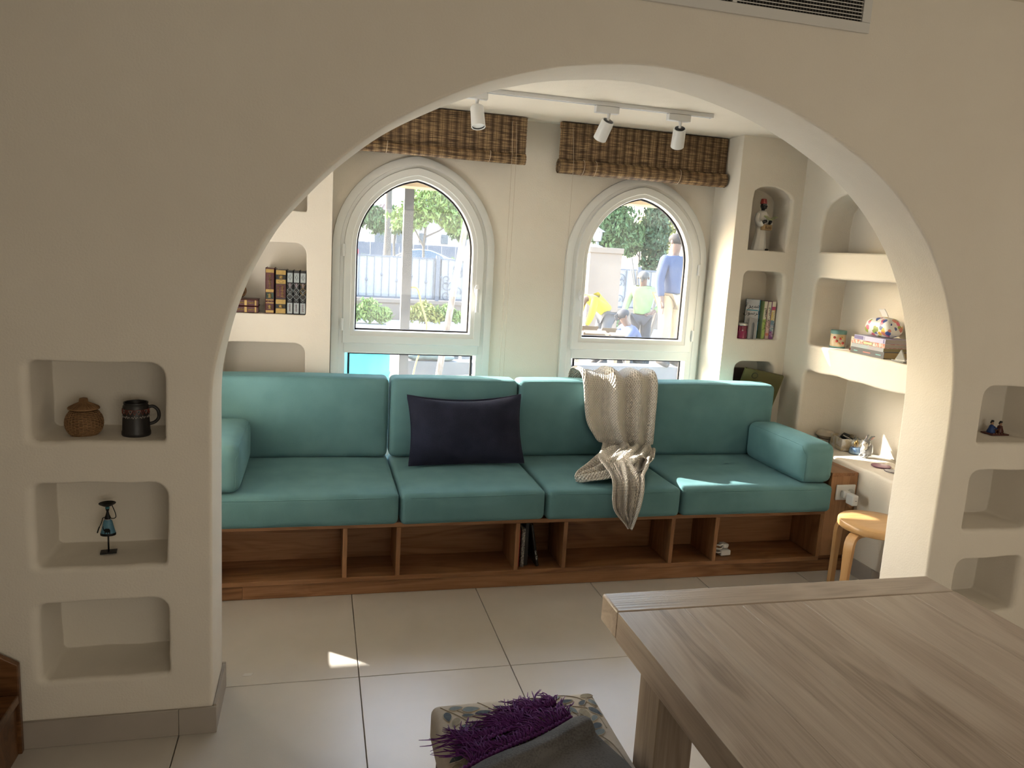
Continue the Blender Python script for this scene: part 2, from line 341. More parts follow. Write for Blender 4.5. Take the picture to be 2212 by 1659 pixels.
ops = [dict(loop=arch_loop, r=lambda a, b: 0.011)]
for z0, z1, ph in ((1.0, 1.245, 1), (0.60, 0.868, 3), (0.222, 0.484, 5)):
    ops.append(dict(loop=rrect(-0.822, -0.449, z0, z1, 0.03, 0.045, 0.014, 0.02, wob=0.006, ph=ph), depth=0.215, r=EDGE))
for z0, z1, ph in ((0.985, 1.222, 8), (0.612, 0.868, 9), (0.236, 0.482, 11)):
    ops.append(dict(loop=rrect(2.618, 2.958, z0, z1, 0.045, 0.03, 0.02, 0.014, wob=0.006, ph=ph), depth=0.215, r=EDGER))
plaster_wall('wall_arch', lambda u, v, d: (u, 2.493 + d, v), (-3.3, 4.5, -0.25, 2.70), ops, thick=0.262)
# alcove niche faces either side of the window recess
OPL = [dict(loop=rrect(-0.50, -0.062, 1.788, 2.10, 0.05, 0.05, 0.012, 0.012, wob=0.003), depth=0.21, r=lambda a, b: 0.006),
       dict(loop=rrect(-0.50, -0.061, 1.242, 1.622, 0.055, 0.055, 0.008, 0.008, wob=0.003, ph=2), depth=0.21, r=lambda a, b: 0.006),
       dict(loop=rrect(-0.50, -0.063, 0.72, 1.088, 0.055, 0.055, 0.008, 0.008, wob=0.003, ph=4), depth=0.21, r=lambda a, b: 0.006)]
plaster_wall('wall_alcove_left_niches', lambda u, v, d: (u, 4.283 + d, v), (-0.75, 0.068, -0.1, 2.5), OPL)
arch_top = [(2.548, 1.745), (2.81, 1.745), (2.812, 1.9), (2.812, 2.06), (2.79, 2.088), (2.745, 2.112), (2.69, 2.128), (2.64, 2.128), (2.59, 2.118), (2.555, 2.098), (2.548, 2.05), (2.548, 1.9)]
OPR = [dict(loop=arch_top, depth=0.19, r=soft(0.006, 0.03, 0.006, 0.008)),
       dict(loop=rrect(2.54, 2.822, 1.195, 1.618, 0.04, 0.05, 0.02, 0.008, wob=0.003, ph=2), depth=0.19, r=soft(0.006, 0.026, 0.006, 0.008)),
       dict(loop=rrect(2.545, 2.825, 0.70, 1.055, 0.05, 0.06, 0.02, 0.008, wob=0.003, ph=4), depth=0.19, r=soft(0.006, 0.026, 0.006, 0.008))]
plaster_wall('wall_alcove_right_niches', lambda u, v, d: (u, 4.283 + d, v), (2.445, 2.892, -0.1, 2.5), OPR)
E1 = soft(0.02, 0.02, 0.012, 0.016)
OPS = [dict(loop=[(2.98, 1.748), (4.06, 1.752), (4.062, 1.9), (4.05, 1.985), (4.01, 2.03), (3.93, 2.065), (3.8, 2.09), (3.6, 2.11), (3.3, 2.11), (3.05, 2.06), (2.98, 1.95)], depth=0.2, r=E1),
       dict(loop=rrect(2.96, 4.06, 1.2, 1.602, 0.04, 0.05, 0.02, 0.04, wob=0.006, ph=1), depth=0.21, r=E1),
       dict(loop=rrect(2.94, 4.066, 0.597, 1.045, 0.05, 0.06, 0.03, 0.05, wob=0.008, ph=3), depth=0.32, r=E1)]
plaster_wall('wall_alcove_right', lambda u, v, d: (2.889 + d, u, v), (2.74, 4.30, -0.1, 2.5), OPS)
# left side wall of the alcove, with its own window
plaster_wall('wall_alcove_left', lambda u, v, d: (-0.705 - d, u, v), (2.74, 4.30, -0.1, 2.5), [dict(loop=rrect(2.95, 3.80, 0.585, 1.62, 0.05, 0.05, 0.004, 0.004), r=lambda a, b: 0.004)], thick=0.2)
# returns of the window recess
struct('wall_recess_return_left', MB().box(-0.72, 0.068, 4.2836, 4.30, -0.1, 0.40).box(0.02, 0.068, 4.2836, 4.60, -0.1, 2.5), PLASTER, bevel=0.004)
struct('wall_recess_return_right', MB().box(2.445, 2.50, 4.2836, 4.60, -0.1, 2.5), PLASTER, bevel=0.006)

# pointed window outline, o = offset from the glass edge
R0, CX0, ZS = 0.405, 0.065, 1.62
def pointed(cx, o, zb, n=14, w=0.34):
    R = R0 + o; top = math.sqrt(R * R - CX0 * CX0); a1 = math.atan2(top, CX0); out = [(cx - w - o, zb), (cx + w + o, zb)]
    for i in range(n + 1):
        a = a1 * i / n; out.append((cx - CX0 + R * math.cos(a), ZS + R * math.sin(a)))
    for i in range(1, n + 1):
        a = a1 * (1 - i / n); out.append((cx + CX0 - R * math.cos(a), ZS + R * math.sin(a)))
    return out
plaster_wall('wall_window', lambda u, v, d: (u, 4.581 + d, v), (-0.9, 3.5, -0.3, 2.7), [dict(loop=pointed(cx, 0.134, 0.34), r=lambda a, b: 0.003) for cx in (0.55, 1.952)], thick=0.19)
# outer shells behind the niches, so that no daylight leaks in
struct('wall_outer_right', MB().box(3.22, 3.40, 2.5, 4.7, -0.3, 2.7), PLASTER)
struct('wall_outer_left', MB().box(-0.95, -0.905, 2.5, 2.94, -0.3, 2.7).box(-0.95, -0.905, 3.741, 4.7, -0.3, 2.7).box(-0.95, -0.905, 2.94, 3.741, 1.64, 2.7).box(-0.95, -0.905, 2.94, 3.741, -0.3, 0.57), PLASTER)
struct('ceiling_alcove', MB().box(-1.0, 3.4, 2.62, 4.8, 2.412, 2.62), PLASTER)
struct('ceiling', MB().box(-3.3, 4.5, -3.2, 2.52, 2.657, 2.72), PLASTER)
struct('wall_back', MB().box(-3.3, 4.5, -3.15, -3.0, -0.1, 2.7), PLASTER)
struct('wall_right', MB().box(4.4, 4.5, -3.1, 2.6, -0.1, 2.7), PLASTER)
struct('wall_left', MB().box(-3.3, -3.2, -3.1, 2.6, -0.1, 2.7), PLASTER)

# ------------------------------------------------------------------ windows
def glass_mat():
    m = bpy.data.materials.new('dusty_glass'); m.use_nodes = True; nt = m.node_tree; nt.nodes.remove(nt.nodes['Principled BSDF']); out = nt.nodes['Material Output']
    tr = node(nt, 'ShaderNodeBsdfTransparent'); tr.inputs[0].default_value = (0.97, 0.985, 0.985, 1)
    gl = node(nt, 'ShaderNodeBsdfGlossy'); gl.inputs['Roughness'].default_value = 0.02
    tl = node(nt, 'ShaderNodeBsdfTranslucent'); tl.inputs[0].default_value = (0.9, 0.9, 0.92, 1)
    lw = node(nt, 'ShaderNodeLayerWeight'); lw.inputs[0].default_value = 0.5; pw = node(nt, 'ShaderNodeMath', operation='POWER'); pw.inputs[1].default_value = 5.0; nt.links.new(lw.outputs['Facing'], pw.inputs[0])
    fr = node(nt, 'ShaderNodeMath', operation='MULTIPLY_ADD'); fr.inputs[1].default_value = 0.5; fr.inputs[2].default_value = 0.02; nt.links.new(pw.outputs[0], fr.inputs[0])
    m1 = node(nt, 'ShaderNodeMixShader'); m2 = node(nt, 'ShaderNodeMixShader'); m2.inputs[0].default_value = 0.05
    tc = node(nt, 'ShaderNodeTexCoord'); nz = node(nt, 'ShaderNodeTexNoise', Scale=4.0, Detail=6.0); nt.links.new(tc.outputs['Object'], nz.inputs['Vector'])
    ml = node(nt, 'ShaderNodeMath', operation='MULTIPLY'); ml.inputs[1].default_value = 0.02; nt.links.new(nz.outputs[0], ml.inputs[0]); nt.links.new(ml.outputs[0], m2.inputs[0])
    nt.links.new(fr.outputs[0], m1.inputs[0]); nt.links.new(tr.outputs[0], m1.inputs[1]); nt.links.new(gl.outputs[0], m1.inputs[2])
    nt.links.new(m1.outputs[0], m2.inputs[1]); nt.links.new(tl.outputs[0], m2.inputs[2]); nt.links.new(m2.outputs[0], out.inputs[0]); MATS['glass'] = m; return m
GLASS = glass_mat()
def frame_ring(A, B, prof):
    """closed frame between outline A (outside) and B (inside); prof: (k, y) with k 0 = A, 1 = B"""
    mb = MB(); rings = []
    for k, y in prof: rings.append([(a[0] + (b[0] - a[0]) * k, y, a[1] + (b[1] - a[1]) * k) for a, b in zip(A, B)])
    rings.append(rings[0]); return mb.loft(rings, True, False)
def window(n, cx, side, extra):
    w = empty('window_%d' % n, (cx, 4.581, 0), kind='structure', label=extra)
    O = lambda o, zb, ww=0.34: [(u - 0, v) for u, v in pointed(0, o, zb, w=ww)]
    Y = -4.581
    def fr(A, B, prof, name, mat, par=w): return frame_ring(A, B, [(k, y + Y) for k, y in prof]).build(name, mat, par, smooth=40)
    fr(O(0.134, 0.34), O(0.052, 0.43), [(0, 4.64), (0, 4.560), (0.06, 4.556), (0.52, 4.556), (0.56, 4.560), (1.0, 4.562), (1.0, 4.64)], 'frame', WHITEPVC)
    s = fr(O(0.070, 1.066), O(0.0, 1.142), [(0, 4.615), (0, 4.546), (0.05, 4.541), (0.60, 4.541), (0.66, 4.546), (0.95, 4.549), (1.0, 4.556), (1.0, 4.615)], 'sash', WHITEPVC)
    MB().box(-0.40, 0.40, 4.553 + Y, 4.63 + Y, 1.008, 1.074).build('transom', WHITEPVC, w, bevel=0.004)
    MB().box(-0.374, 0.374, 4.556 + Y, 4.63 + Y, 0.43, 0.47).build('bottom_rail', WHITEPVC, w, bevel=0.003)
    fr(O(0.003, 1.139), O(-0.009, 1.151), [(0, 4.603), (0, 4.588), (1, 4.588), (1, 4.603)], 'gasket', GASKET, s)
    g = O(-0.004, 1.146); MB().prism(g, 4.594 + Y, 4.600 + Y).build('glass_pane', GLASS, w, smooth=0)
    lo = [(-0.375, 0.468), (0.375, 0.468), (0.375, 1.009), (-0.375, 1.009)]; li = [(-0.363, 0.48), (0.363, 0.48), (0.363, 0.997), (-0.363, 0.997)]
    fr(lo, li, [(0, 4.603), (0, 4.59), (1, 4.59), (1, 4.603)], 'gasket', GASKET)
    MB().prism(lo, 4.594 + Y, 4.600 + Y).build('glass_pane', GLASS, w, smooth=0)
    # lever handle on the opening side, hinges on the other
    hx = side * 0.372
    h = MB(); h.loft([[(hx + 0.014 * math.cos(a), y, 1.405 + 0.036 * math.sin(a)) for a in [2 * PI * j / 16 for j in range(16)]] for y in (-0.041, -0.052)])
    h.tube([(hx, -0.05, 1.405), (hx, -0.078, 1.405)], 0.009, 10)
    h.tube(catmull([(hx, -0.078, 1.412), (hx, -0.082, 1.398), (hx, -0.084, 1.36), (hx, -0.083, 1.31), (hx, -0.080, 1.278)], 4), [0.010 + 0.001 * i / 16 for i in range(17)], 10)
    h.build('handle', WHITEPLA, w, smooth=60)
    for hz in (1.60, 1.175):
        q = MB(); q.tube([(-side * 0.412, -0.047, hz - 0.035), (-side * 0.412, -0.047, hz + 0.035)], 0.0075, 10)
        q.build('hinge', WHITEPLA, w, smooth=60)
        MB().tube([(-side * 0.412, -0.047, hz - 0.012), (-side * 0.412, -0.047, hz + 0.012)], 0.0085, 10).build('hinge_sleeve', WHITEPLA, w, smooth=60)
window(1, 0.55, 1, 'white pointed-arch window nearest the encyclopedia shelf, grey post seen through it')
window(2, 1.952, -1, 'white pointed-arch window nearer the white-robed figurine, workers seen through it')
w3 = empty('window_3', (-0.82, 3.265, 1.1), kind='structure')
m = MB(); m.box(-0.03, 0.03, -0.315, -0.265, -0.51, 0.52).box(-0.03, 0.03, 0.505, 0.535, -0.51, 0.52).box(-0.03, 0.03, -0.265, 0.505, -0.514, -0.505).box(-0.03, 0.03, -0.265, 0.505, 0.47, 0.52); m.build('frame', WHITEPVC, w3, bevel=0.002)
MB().box(-0.003, 0.003, -0.27, 0.507, -0.506, 0.475).build('glass_pane', GLASS, w3, smooth=0)

# ------------------------------------------------------------------ skirting tiles
def skirting(name, pieces):
    r = empty(name, kind='structure')
    for b in pieces: MB().box(*b).build('skirting_tile', SKIRT, r, bevel=0.0015, seg=1)
    return r
skirting('baseboard_arch_left', [(-0.9, -0.4235, 2.482, 2.4925, 0.0, 0.093), (-0.4225, -0.3055, 2.482, 2.4925, 0.0, 0.093), (-0.3165, -0.3055, 2.4930, 2.7535, 0.0, 0.097), (-0.72, -0.3055, 2.7555, 2.766, 0, 0.097)])
skirting('baseboard_alcove_right', [(2.878, 2.8885, 2.76, 3.26, 0.0, 0.093), (2.878, 2.8885, 3.2612, 3.462, 0.0, 0.093)])
skirting('baseboard_arch_right', [(2.4735, 3.07, 2.482, 2.4925, 0, 0.093), (3.071, 3.67, 2.482, 2.4925, 0, 0.093), (3.671, 4.39, 2.482, 2.4925, 0, 0.093)])

# ------------------------------------------------------------------ staircase at the left edge
st = empty('staircase', (-0.875, 2.48, 0), label='dark wooden staircase foot at the left edge beside the plaster niches', cat='staircase')
for i in range(4):
    x1 = -0.006 - 0.27 * i; z1 = 0.205 + 0.17 * i
    MB().box(x1 - 0.27, x1 - 0.004, -1.1, -0.022, 0.0 if i == 0 else z1 - 0.17, z1 - 0.03).build('riser', STAIR, st, bevel=0.002)
    MB().box(x1 - 0.29, x1 + 0.006, -1.11, -0.022, z1 - 0.03, z1).build('tread', STAIR, st, bevel=0.005)
MB().prism([(0.0, 0.0), (0.0, 0.302), (-1.2, 1.06), (-1.2, 0.0)], -0.021, -0.001).build('stringer', STAIR, st, bevel=0.003)

# ------------------------------------------------------------------ storage bench
bn = empty('storage_bench', (1.1, 3.466, 0), label='long oak storage bench with open cubbies carrying the teal cushions', cat='bench')
bn_parts = []
def bp(name, x0, x1, y0, y1, z0, z1, mat, bev=0.0012): return MB().box(x0 - 1.1, x1 - 1.1, y0 - 3.466, y1 - 3.466, z0, z1).build(name, mat, bn, bevel=bev, seg=1)
bp('plinth', -0.705, -0.3135, 3.474, 3.49, 0.001, 0.068, OAK); bp('plinth', -0.3130, 2.872, 3.474, 3.49, 0.001, 0.068, OAK)
bp('base_board', -0.70, 2.70, 3.466, 3.72, 0.068, 0.090, OAK)
bp('top_board', -0.70, 2.70, 3.466, 4.25, 0.333, 0.355, OAK)
bp('back_panel', -0.70, 2.70, 3.712, 3.728, 0.090, 0.333, OAK)
for x in (-0.60, -0.45, 0.141, 0.389, 0.9725, 1.2205, 1.8055, 2.0585, 2.690):
    bp('divider', x - 0.0105, x + 0.0105, 3.4665, 3.7115, 0.0905, 0.3325, OAKZ)
MB().prism([(2.7012 - 1.1, .094), (2.886 - 1.1, .094), (2.886 - 1.1, .548), (2.7205 - 1.1, .548), (2.7205 - 1.1, .3552), (2.7012 - 1.1, .3552)], 0.0, 0.02).build('end_panel', OAKZ, bn, bevel=0.0012, seg=1); bp('end_top', 2.7205, 2.886, 3.466, 4.25, 0.548, 0.566, OAKY)
bp('end_side', 2.7205, 2.738, 3.487, 4.25, 0.356, 0.5475, OAKY)
bp('end_base', 2.7012, 2.872, 3.491, 4.2, 0.001, 0.0935, OAK)
bp('end_panel', -0.70, -0.535, 3.466, 3.486, 0.356, 0.49, OAKZ)

# ------------------------------------------------------------------ cushions
def cushion_mesh(dx, dy, dz, r=0.028, crown=(0, 0, 0), n=16, seed=0, wob=0.002):
    """soft box centred on the origin; crown = outward bulge of the x, y, z faces"""
    mb = MB(); h = (dx / 2, dy / 2, dz / 2)
    def ax(hh):
        k = min(r, hh * 0.95); a = [-hh, -hh + k * 0.25, -hh + k * 0.6, -hh + k]; m = [(-hh + k) + (2 * hh - 2 * k) * i / n for i in range(1, n)]
        return a + m + [-q for q in reversed(a)]
    A = [ax(q) for q in h]
    def emb(p):
        q = Vector(p); inn = Vector([max(-(h[i] - min(r, h[i] * .95)), min(h[i] - min(r, h[i] * .95), q[i])) for i in range(3)]); d = q - inn
        s = inn + d.normalized() * min(r, min(h) * .95) if d.length > 1e-9 else q
        u = [s[i] / h[i] for i in range(3)]
        for i in range(3):
            j, k = (i + 1) % 3, (i + 2) % 3; f = (1 - u[j] ** 2) * (1 - u[k] ** 2); s[i] += crown[i] * f * max(-1, min(1, u[i] * 1.2))
        w = noise.noise_vector((s * 3.1) + Vector((seed, seed * 1.7, 0))) * wob
        return tuple(s + w)
    for i in range(3):
        j, k = (i + 1) % 3, (i + 2) % 3
        for sg in (-1, 1):
            vs = []; fs = []; nj, nk = len(A[j]), len(A[k])
            for a in A[j]:
                for b in A[k]:
                    p = [0, 0, 0]; p[i] = sg * h[i]; p[j] = a; p[k] = b; vs.append(emb(p))
            for a in range(nj - 1):
                for b in range(nk - 1):
                    q = (a * nk + b, a * nk + b + 1, (a + 1) * nk + b + 1, (a + 1) * nk + b); fs.append(q if sg < 0 else q[::-1])
            mb.add(vs, fs)
    return mb, emb
def weld(o, d=0.0004):
    bm = bmesh.new(); bm.from_mesh(o.data); bmesh.ops.remove_doubles(bm, verts=bm.verts, dist=d); bmesh.ops.recalc_face_normals(bm, faces=bm.faces); bm.to_mesh(o.data); bm.free()
    o.data.polygons.foreach_set('use_smooth', [True] * len(o.data.polygons))
def cushion(name, label, box, r, crown, seams, seed, group, rot=(0, 0, 0)):
    x0, x1, y0, y1, z0, z1 = box; d = (x1 - x0, y1 - y0, z1 - z0)
    root = empty(name, ((x0 + x1) / 2, (y0 + y1) / 2, z0), label=label, cat='cushion', group=group); root.rotation_euler = rot
    mb, emb = cushion_mesh(*d, r=r, crown=crown, seed=seed); mb.v = [(a, b, c + d[2] / 2) for a, b, c in mb.v]
    o = mb.build('cover', TEAL, root, smooth=180); weld(o)
    for s in seams:                                      # piping: path of normalised points on the box surface
        path = []
        for a, b in zip(s[:-1], s[1:]):
            for k in range(14): path.append([a[i] + (b[i] - a[i]) * k / 14 for i in range(3)])
        path.append(list(s[-1]))
        pts = [Vector(emb([p[i] * d[i] / 2 for i in range(3)])) + Vector((0, 0, d[2] / 2)) for p in path]
        MB().tube(pts, 0.0022, 5).build('piping', TEAL, root, smooth=180)
    return root
FT = [(-.98, -1, .62), (.98, -1, .62)]                   # along the upper front edge
seat_x = (-0.532, 0.386, 1.097, 1.821, 2.716)
SL = ['teal seat cushion at the left end, partly behind the arch jamb', 'teal seat cushion under the navy pillow', 'teal seat cushion with the knitted blanket tail hanging over it', 'teal seat cushion at the right end beneath the right armrest']
for i in range(4):
    a, b = seat_x[i] + 0.004, seat_x[i + 1] - 0.004
    cushion('seat_cushion', SL[i], (a, b, 3.428, 4.20, 0.356, 0.506), 0.026, (0.0, 0.008, 0.012), [[(-1, -.2, .72), (-.97, -.97, .72), (.97, -.97, .72), (1, -.2, .72)]], i, 'teal seat cushions', rot=(0, 0, 0) if i != 1 else (0, -0.012, 0))
back_x = (-0.532, 0.380, 1.088, 1.868, 2.702)
BL = ['teal back cushion at the left end, wide, below the dark book shelf', 'teal back cushion behind the navy pillow', 'teal back cushion largely under the cream blanket', 'teal back cushion at the right end beneath the second window']
for i in range(4):
    cushion('back_cushion', BL[i], (back_x[i] + 0.004, back_x[i + 1] - 0.004, 4.045, 4.205, 0.512, 0.944), 0.03, (0.0, 0.022, 0.006), [[(-1, -.75, -.3), (-.99, -.8, .94), (.99, -.8, .94), (1, -.75, -.3)]], 11 + i, 'teal back cushions')
cushion('arm_cushion', 'teal armrest block cushion at the right end by the power socket', (2.522, 2.716, 3.452, 4.035, 0.512, 0.728), 0.042, (0.006, 0.008, 0.014), [[(-.82, 1, .8), (-.82, -.86, .8), (-.82, -.97, .4), (-.82, -.97, -1)]], 21, 'teal arm cushions')
cushion('arm_cushion', 'teal armrest block cushion at the left end, cut off by the arch', (-0.530, -0.322, 3.452, 4.035, 0.512, 0.732), 0.042, (0.006, 0.008, 0.014), [[(.82, 1, .8), (.82, -.86, .8), (.82, -.97, .4), (.82, -.97, -1)]], 22, 'teal arm cushions')

def pillow():
    root = empty('throw_pillow', (0.776, 3.80, 0.517), label='rectangular navy velvet pillow leaning on the second back cushion', cat='pillow')
    W, Hh, T = 0.615, 0.37, 0.10; n, m = 36, 24; mb = MB(); vs = []; fs = []
    for sg in (-1, 1):
        b = len(vs)
        for i in range(n + 1):
            for j in range(m + 1):
                u = -1 + 2 * i / n; v = -1 + 2 * j / m
                pu = 1 - 0.060 * (1 - v * v) * abs(u) ** 3; pv = 1 - 0.13 * (1 - u * u) * abs(v) ** 3 * (1.0 if v > 0 else 0.35)
                t = max(0.0, (1 - abs(u) ** 2.4)) ** 0.6 * max(0.0, (1 - abs(v) ** 2.2)) ** 0.6
                x = u * W / 2 * pu; z = v * Hh / 2 * pv; y = sg * (T * t + 0.004)
                wob = 0.006 * noise.noise((u * 2.2, v * 2.0, sg * 3)) + 0.004 * noise.noise((u * 6, v * 4, sg)) * (1 - t)
                vs.append((x, y + wob, z + Hh / 2 - 0.012 * (1 - u * u) * (v > 0) * v))
        for i in range(n):
            for j in range(m):
                q = (b + i * (m + 1) + j, b + (i + 1) * (m + 1) + j, b + (i + 1) * (m + 1) + j + 1, b + i * (m + 1) + j + 1); fs.append(q if sg < 0 else q[::-1])
    mb.add(vs, fs); o = mb.build('pillow_cover', NAVY, root, smooth=180); weld(o, 0.003)
    rim = []
    for k in range(96):
        a = k / 96 * 4; s = int(a); t = a - s
        u, v = [(-1 + 2 * t, -1), (1, -1 + 2 * t), (1 - 2 * t, 1), (-1, 1 - 2 * t)][s]
        pu = 1 - 0.060 * (1 - v * v); pv = 1 - 0.10 * (1 - u * u) * (1.0 if v > 0 else 0.35)
        rim.append((u * W / 2 * (pu if abs(u) == 1 else 1), 0, v * Hh / 2 * (pv if abs(v) == 1 else 1) + Hh / 2 - (0.012 * (1 - u * u) if v == 1 else 0)))
    MB().tube(rim, 0.0045, 6, closed=True).build('seam', NAVY, root, smooth=180)
    root.rotation_euler = (math.radians(-21), math.radians(-1.2), math.radians(-1.0)); root.location = (0.777, 3.84, 0.530)
pillow()

# ------------------------------------------------------------------ knitted blanket
def knit_mat():
    m = bpy.data.materials.new('cream_knit'); m.use_nodes = True; nt = m.node_tree; b = nt.nodes['Principled BSDF']; b.inputs['Roughness'].default_value = 0.95; b.inputs['Specular IOR Level'].default_value = 0.1
    b.inputs['Sheen Weight'].default_value = 0.2
    uv = node(nt, 'ShaderNodeUVMap'); sp = node(nt, 'ShaderNodeSeparateXYZ'); nt.links.new(uv.outputs[0], sp.inputs[0])
    def mth(op, a, b2=None, v=None):
        q = node(nt, 'ShaderNodeMath', operation=op); nt.links.new(a, q.inputs[0])
        if b2 is not None: nt.links.new(b2, q.inputs[1])
        if v is not None: q.inputs[1].default_value = v
        return q.outputs[0]
    # moss-stitch: bumps in staggered rows
    su = mth('SINE', mth('MULTIPLY', sp.outputs[0], v=2 * PI / 0.0145)); sv = mth('SINE', mth('MULTIPLY', sp.outputs[1], v=2 * PI / 0.0165)); pr = mth('MULTIPLY', su, sv)
    h = mth('ADD', mth('MULTIPLY', pr, v=0.5), v=0.5)
    r = node(nt, 'ShaderNodeValToRGB'); r.color_ramp.elements[0].color = (0.50, 0.44, 0.37, 1); r.color_ramp.elements[1].color = (0.88, 0.81, 0.72, 1); r.color_ramp.elements[1].position = 0.55
    nt.links.new(h, r.inputs[0]); nt.links.new(r.outputs[0], b.inputs['Base Color'])
    bp_ = node(nt, 'ShaderNodeBump', Strength=1.0, Distance=0.008); nt.links.new(h, bp_.inputs['Height']); nt.links.new(bp_.outputs[0], b.inputs['Normal']); MATS['knit'] = m; return m
KNIT = knit_mat()
def sheet(name, rows, nu, fold, parent, mat, thick=0.006, sub=1, width=0.42, nrow=7):
    """cloth sheet: rows = (left point, right point); folds pushed out along the sheet normal by fold(u, s)"""
    L = catmull([r[0] for r in rows], nrow); R = catmull([r[1] for r in rows], nrow); n = len(L); bm = bmesh.new(); uvl = bm.loops.layers.uv.new('UVMap'); g = []; V = 0.0; Vs = []
    for i in range(n):
        if i: V += (Vector(L[i]).lerp(Vector(R[i]), .5) - Vector(L[i - 1]).lerp(Vector(R[i - 1]), .5)).length
        Vs.append(V)
    for i in range(n):
        a, b = Vector(L[i]), Vector(R[i]); t = (Vector(L[min(n - 1, i + 1)]).lerp(Vector(R[min(n - 1, i + 1)]), .5) - Vector(L[max(0, i - 1)]).lerp(Vector(R[max(0, i - 1)]), .5)).normalized()
        c = (b - a).normalized() if (b - a).length > 1e-6 else Vector((1, 0, 0)); nn = t.cross(c).normalized()
        if nn.dot(Vector((0, -1, 0.8))) < 0 and i > n * 0.12: nn = -nn
        row = []
        for j in range(nu + 1):
            u = j / nu; row.append(bm.verts.new(a.lerp(b, u) + nn * fold(u, i / (n - 1))))
        g.append(row)
    for i in range(n - 1):
        for j in range(nu):
            f = bm.faces.new((g[i][j], g[i][j + 1], g[i + 1][j + 1], g[i + 1][j])); f.smooth = True
            for lp, (ii, jj) in zip(f.loops, ((i, j), (i, j + 1), (i + 1, j + 1), (i + 1, j))): lp[uvl].uv = (jj / nu * width, Vs[ii])
    me = bpy.data.meshes.new(name); bm.to_mesh(me); bm.free(); me.materials.append(mat); o = bpy.data.objects.new(name, me); C.objects.link(o); o.parent = parent
    s = o.modifiers.new('solid', 'SOLIDIFY'); s.thickness = thick; s.offset = 0
    if sub: q = o.modifiers.new('sub', 'SUBSURF'); q.levels = sub; q.render_levels = sub
    return o
bl = empty('knit_blanket', (1.6, 3.95, 0.52), label='cream chunky knit blanket draped over the third back cushion, seat and bench front', cat='blanket')
def P(*p): return (p[0] - 1.6, p[1] - 3.95, p[2] - 0.52)
def f1(u, s):
    k = min(1.0, s * 5.0); tight = 1.0 - 0.3 * s
    return k * tight * (0.036 * abs(math.sin(u * 9.5 + 0.4 + 1.2 * s)) ** 0.8 + 0.009 * math.sin(u * 25 + 2.0 * s + 1.0) + 0.026 * math.exp(-((u - 0.94) / 0.06) ** 2) + 0.030 * math.exp(-((u - 0.40 - 0.1 * s) / 0.045) ** 2) + 0.016 * math.exp(-((u - 0.05) / 0.06) ** 2)) + 0.010
sheet('drape', [(P(1.44, 4.235, .72), P(1.885, 4.235, .72)), (P(1.438, 4.232, .90), P(1.885, 4.232, .90)), (P(1.432, 4.185, .966), P(1.885, 4.185, .968)), (P(1.428, 4.075, .966), P(1.883, 4.075, .970)), (P(1.436, 4.018, .935), P(1.885, 4.018, .94)),
    (P(1.462, 4.008, .75), P(1.883, 4.008, .75)), (P(1.512, 4.004, .655), P(1.880, 4.002, .65)), (P(1.552, 3.985, .590), P(1.872, 3.985, .575)), (P(1.556, 3.93, .566), P(1.852, 3.93, .550)), (P(1.50, 3.80, .572), P(1.805, 3.80, .545)),
    (P(1.43, 3.66, .566), P(1.735, 3.68, .540)), (P(1.415, 3.52, .556), P(1.655, 3.52, .540)), (P(1.412, 3.425, .538), P(1.585, 3.425, .530)), (P(1.408, 3.402, .475), P(1.568, 3.402, .485)), (P(1.428, 3.398, .415), P(1.552, 3.398, .42)), (P(1.485, 3.398, .355), P(1.532, 3.398, .36)), (P(1.508, 3.40, .330), P(1.520, 3.40, .331))],
    44, f1, bl, KNIT, 0.007, 1, 0.55)
def f2(u, s): return 0.014 * math.sin(u * 15 + s * 3) + 0.010 * math.sin(u * 33 + 1) * (0.4 + s)
sheet('fold', [(P(1.66, 3.83, .585), P(1.72, 3.70, .580)), (P(1.60, 3.84, .612), P(1.66, 3.63, .610)), (P(1.53, 3.80, .600), P(1.60, 3.555, .605)), (P(1.455, 3.73, .582), P(1.52, 3.50, .575)), (P(1.38, 3.66, .560), P(1.44, 3.485, .556)), (P(1.312, 3.60, .545), P(1.35, 3.50, .540)), (P(1.282, 3.560, .530), P(1.296, 3.535, .529))], 30, f2, bl, KNIT, 0.008, 1, 0.35)
sheet('fold', [(P(1.70, 3.905, .600), P(1.845, 3.90, .585)), (P(1.66, 3.82, .630), P(1.835, 3.83, .600)), (P(1.58, 3.74, .628), P(1.80, 3.76, .590)), (P(1.52, 3.68, .605), P(1.765, 3.70, .570)), (P(1.49, 3.60, .585), P(1.70, 3.62, .560)), (P(1.47, 3.54, .568), P(1.64, 3.55, .552))], 30, lambda u, s: 0.016 * math.sin(u * 17 + 2 + s * 2) + 0.008 * math.sin(u * 40), bl, KNIT, 0.008, 1, 0.35)
def f4(u, s): return 0.018 * math.sin(u * 9 + 2.5) + 0.008 * math.sin(u * 22)
sheet('fold', [(P(1.50, 3.60, .590), P(1.63, 3.62, .585)), (P(1.475, 3.50, .585), P(1.62, 3.50, .575)), (P(1.47, 3.415, .560), P(1.60, 3.41, .552)), (P(1.478, 3.388, .50), P(1.580, 3.386, .50)), (P(1.49, 3.384, .43), P(1.560, 3.384, .43)), (P(1.502, 3.387, .37), P(1.538, 3.387, .37)), (P(1.512, 3.392, .334), P(1.522, 3.392, .334))], 24, f4, bl, KNIT, 0.007, 1, 0.2)

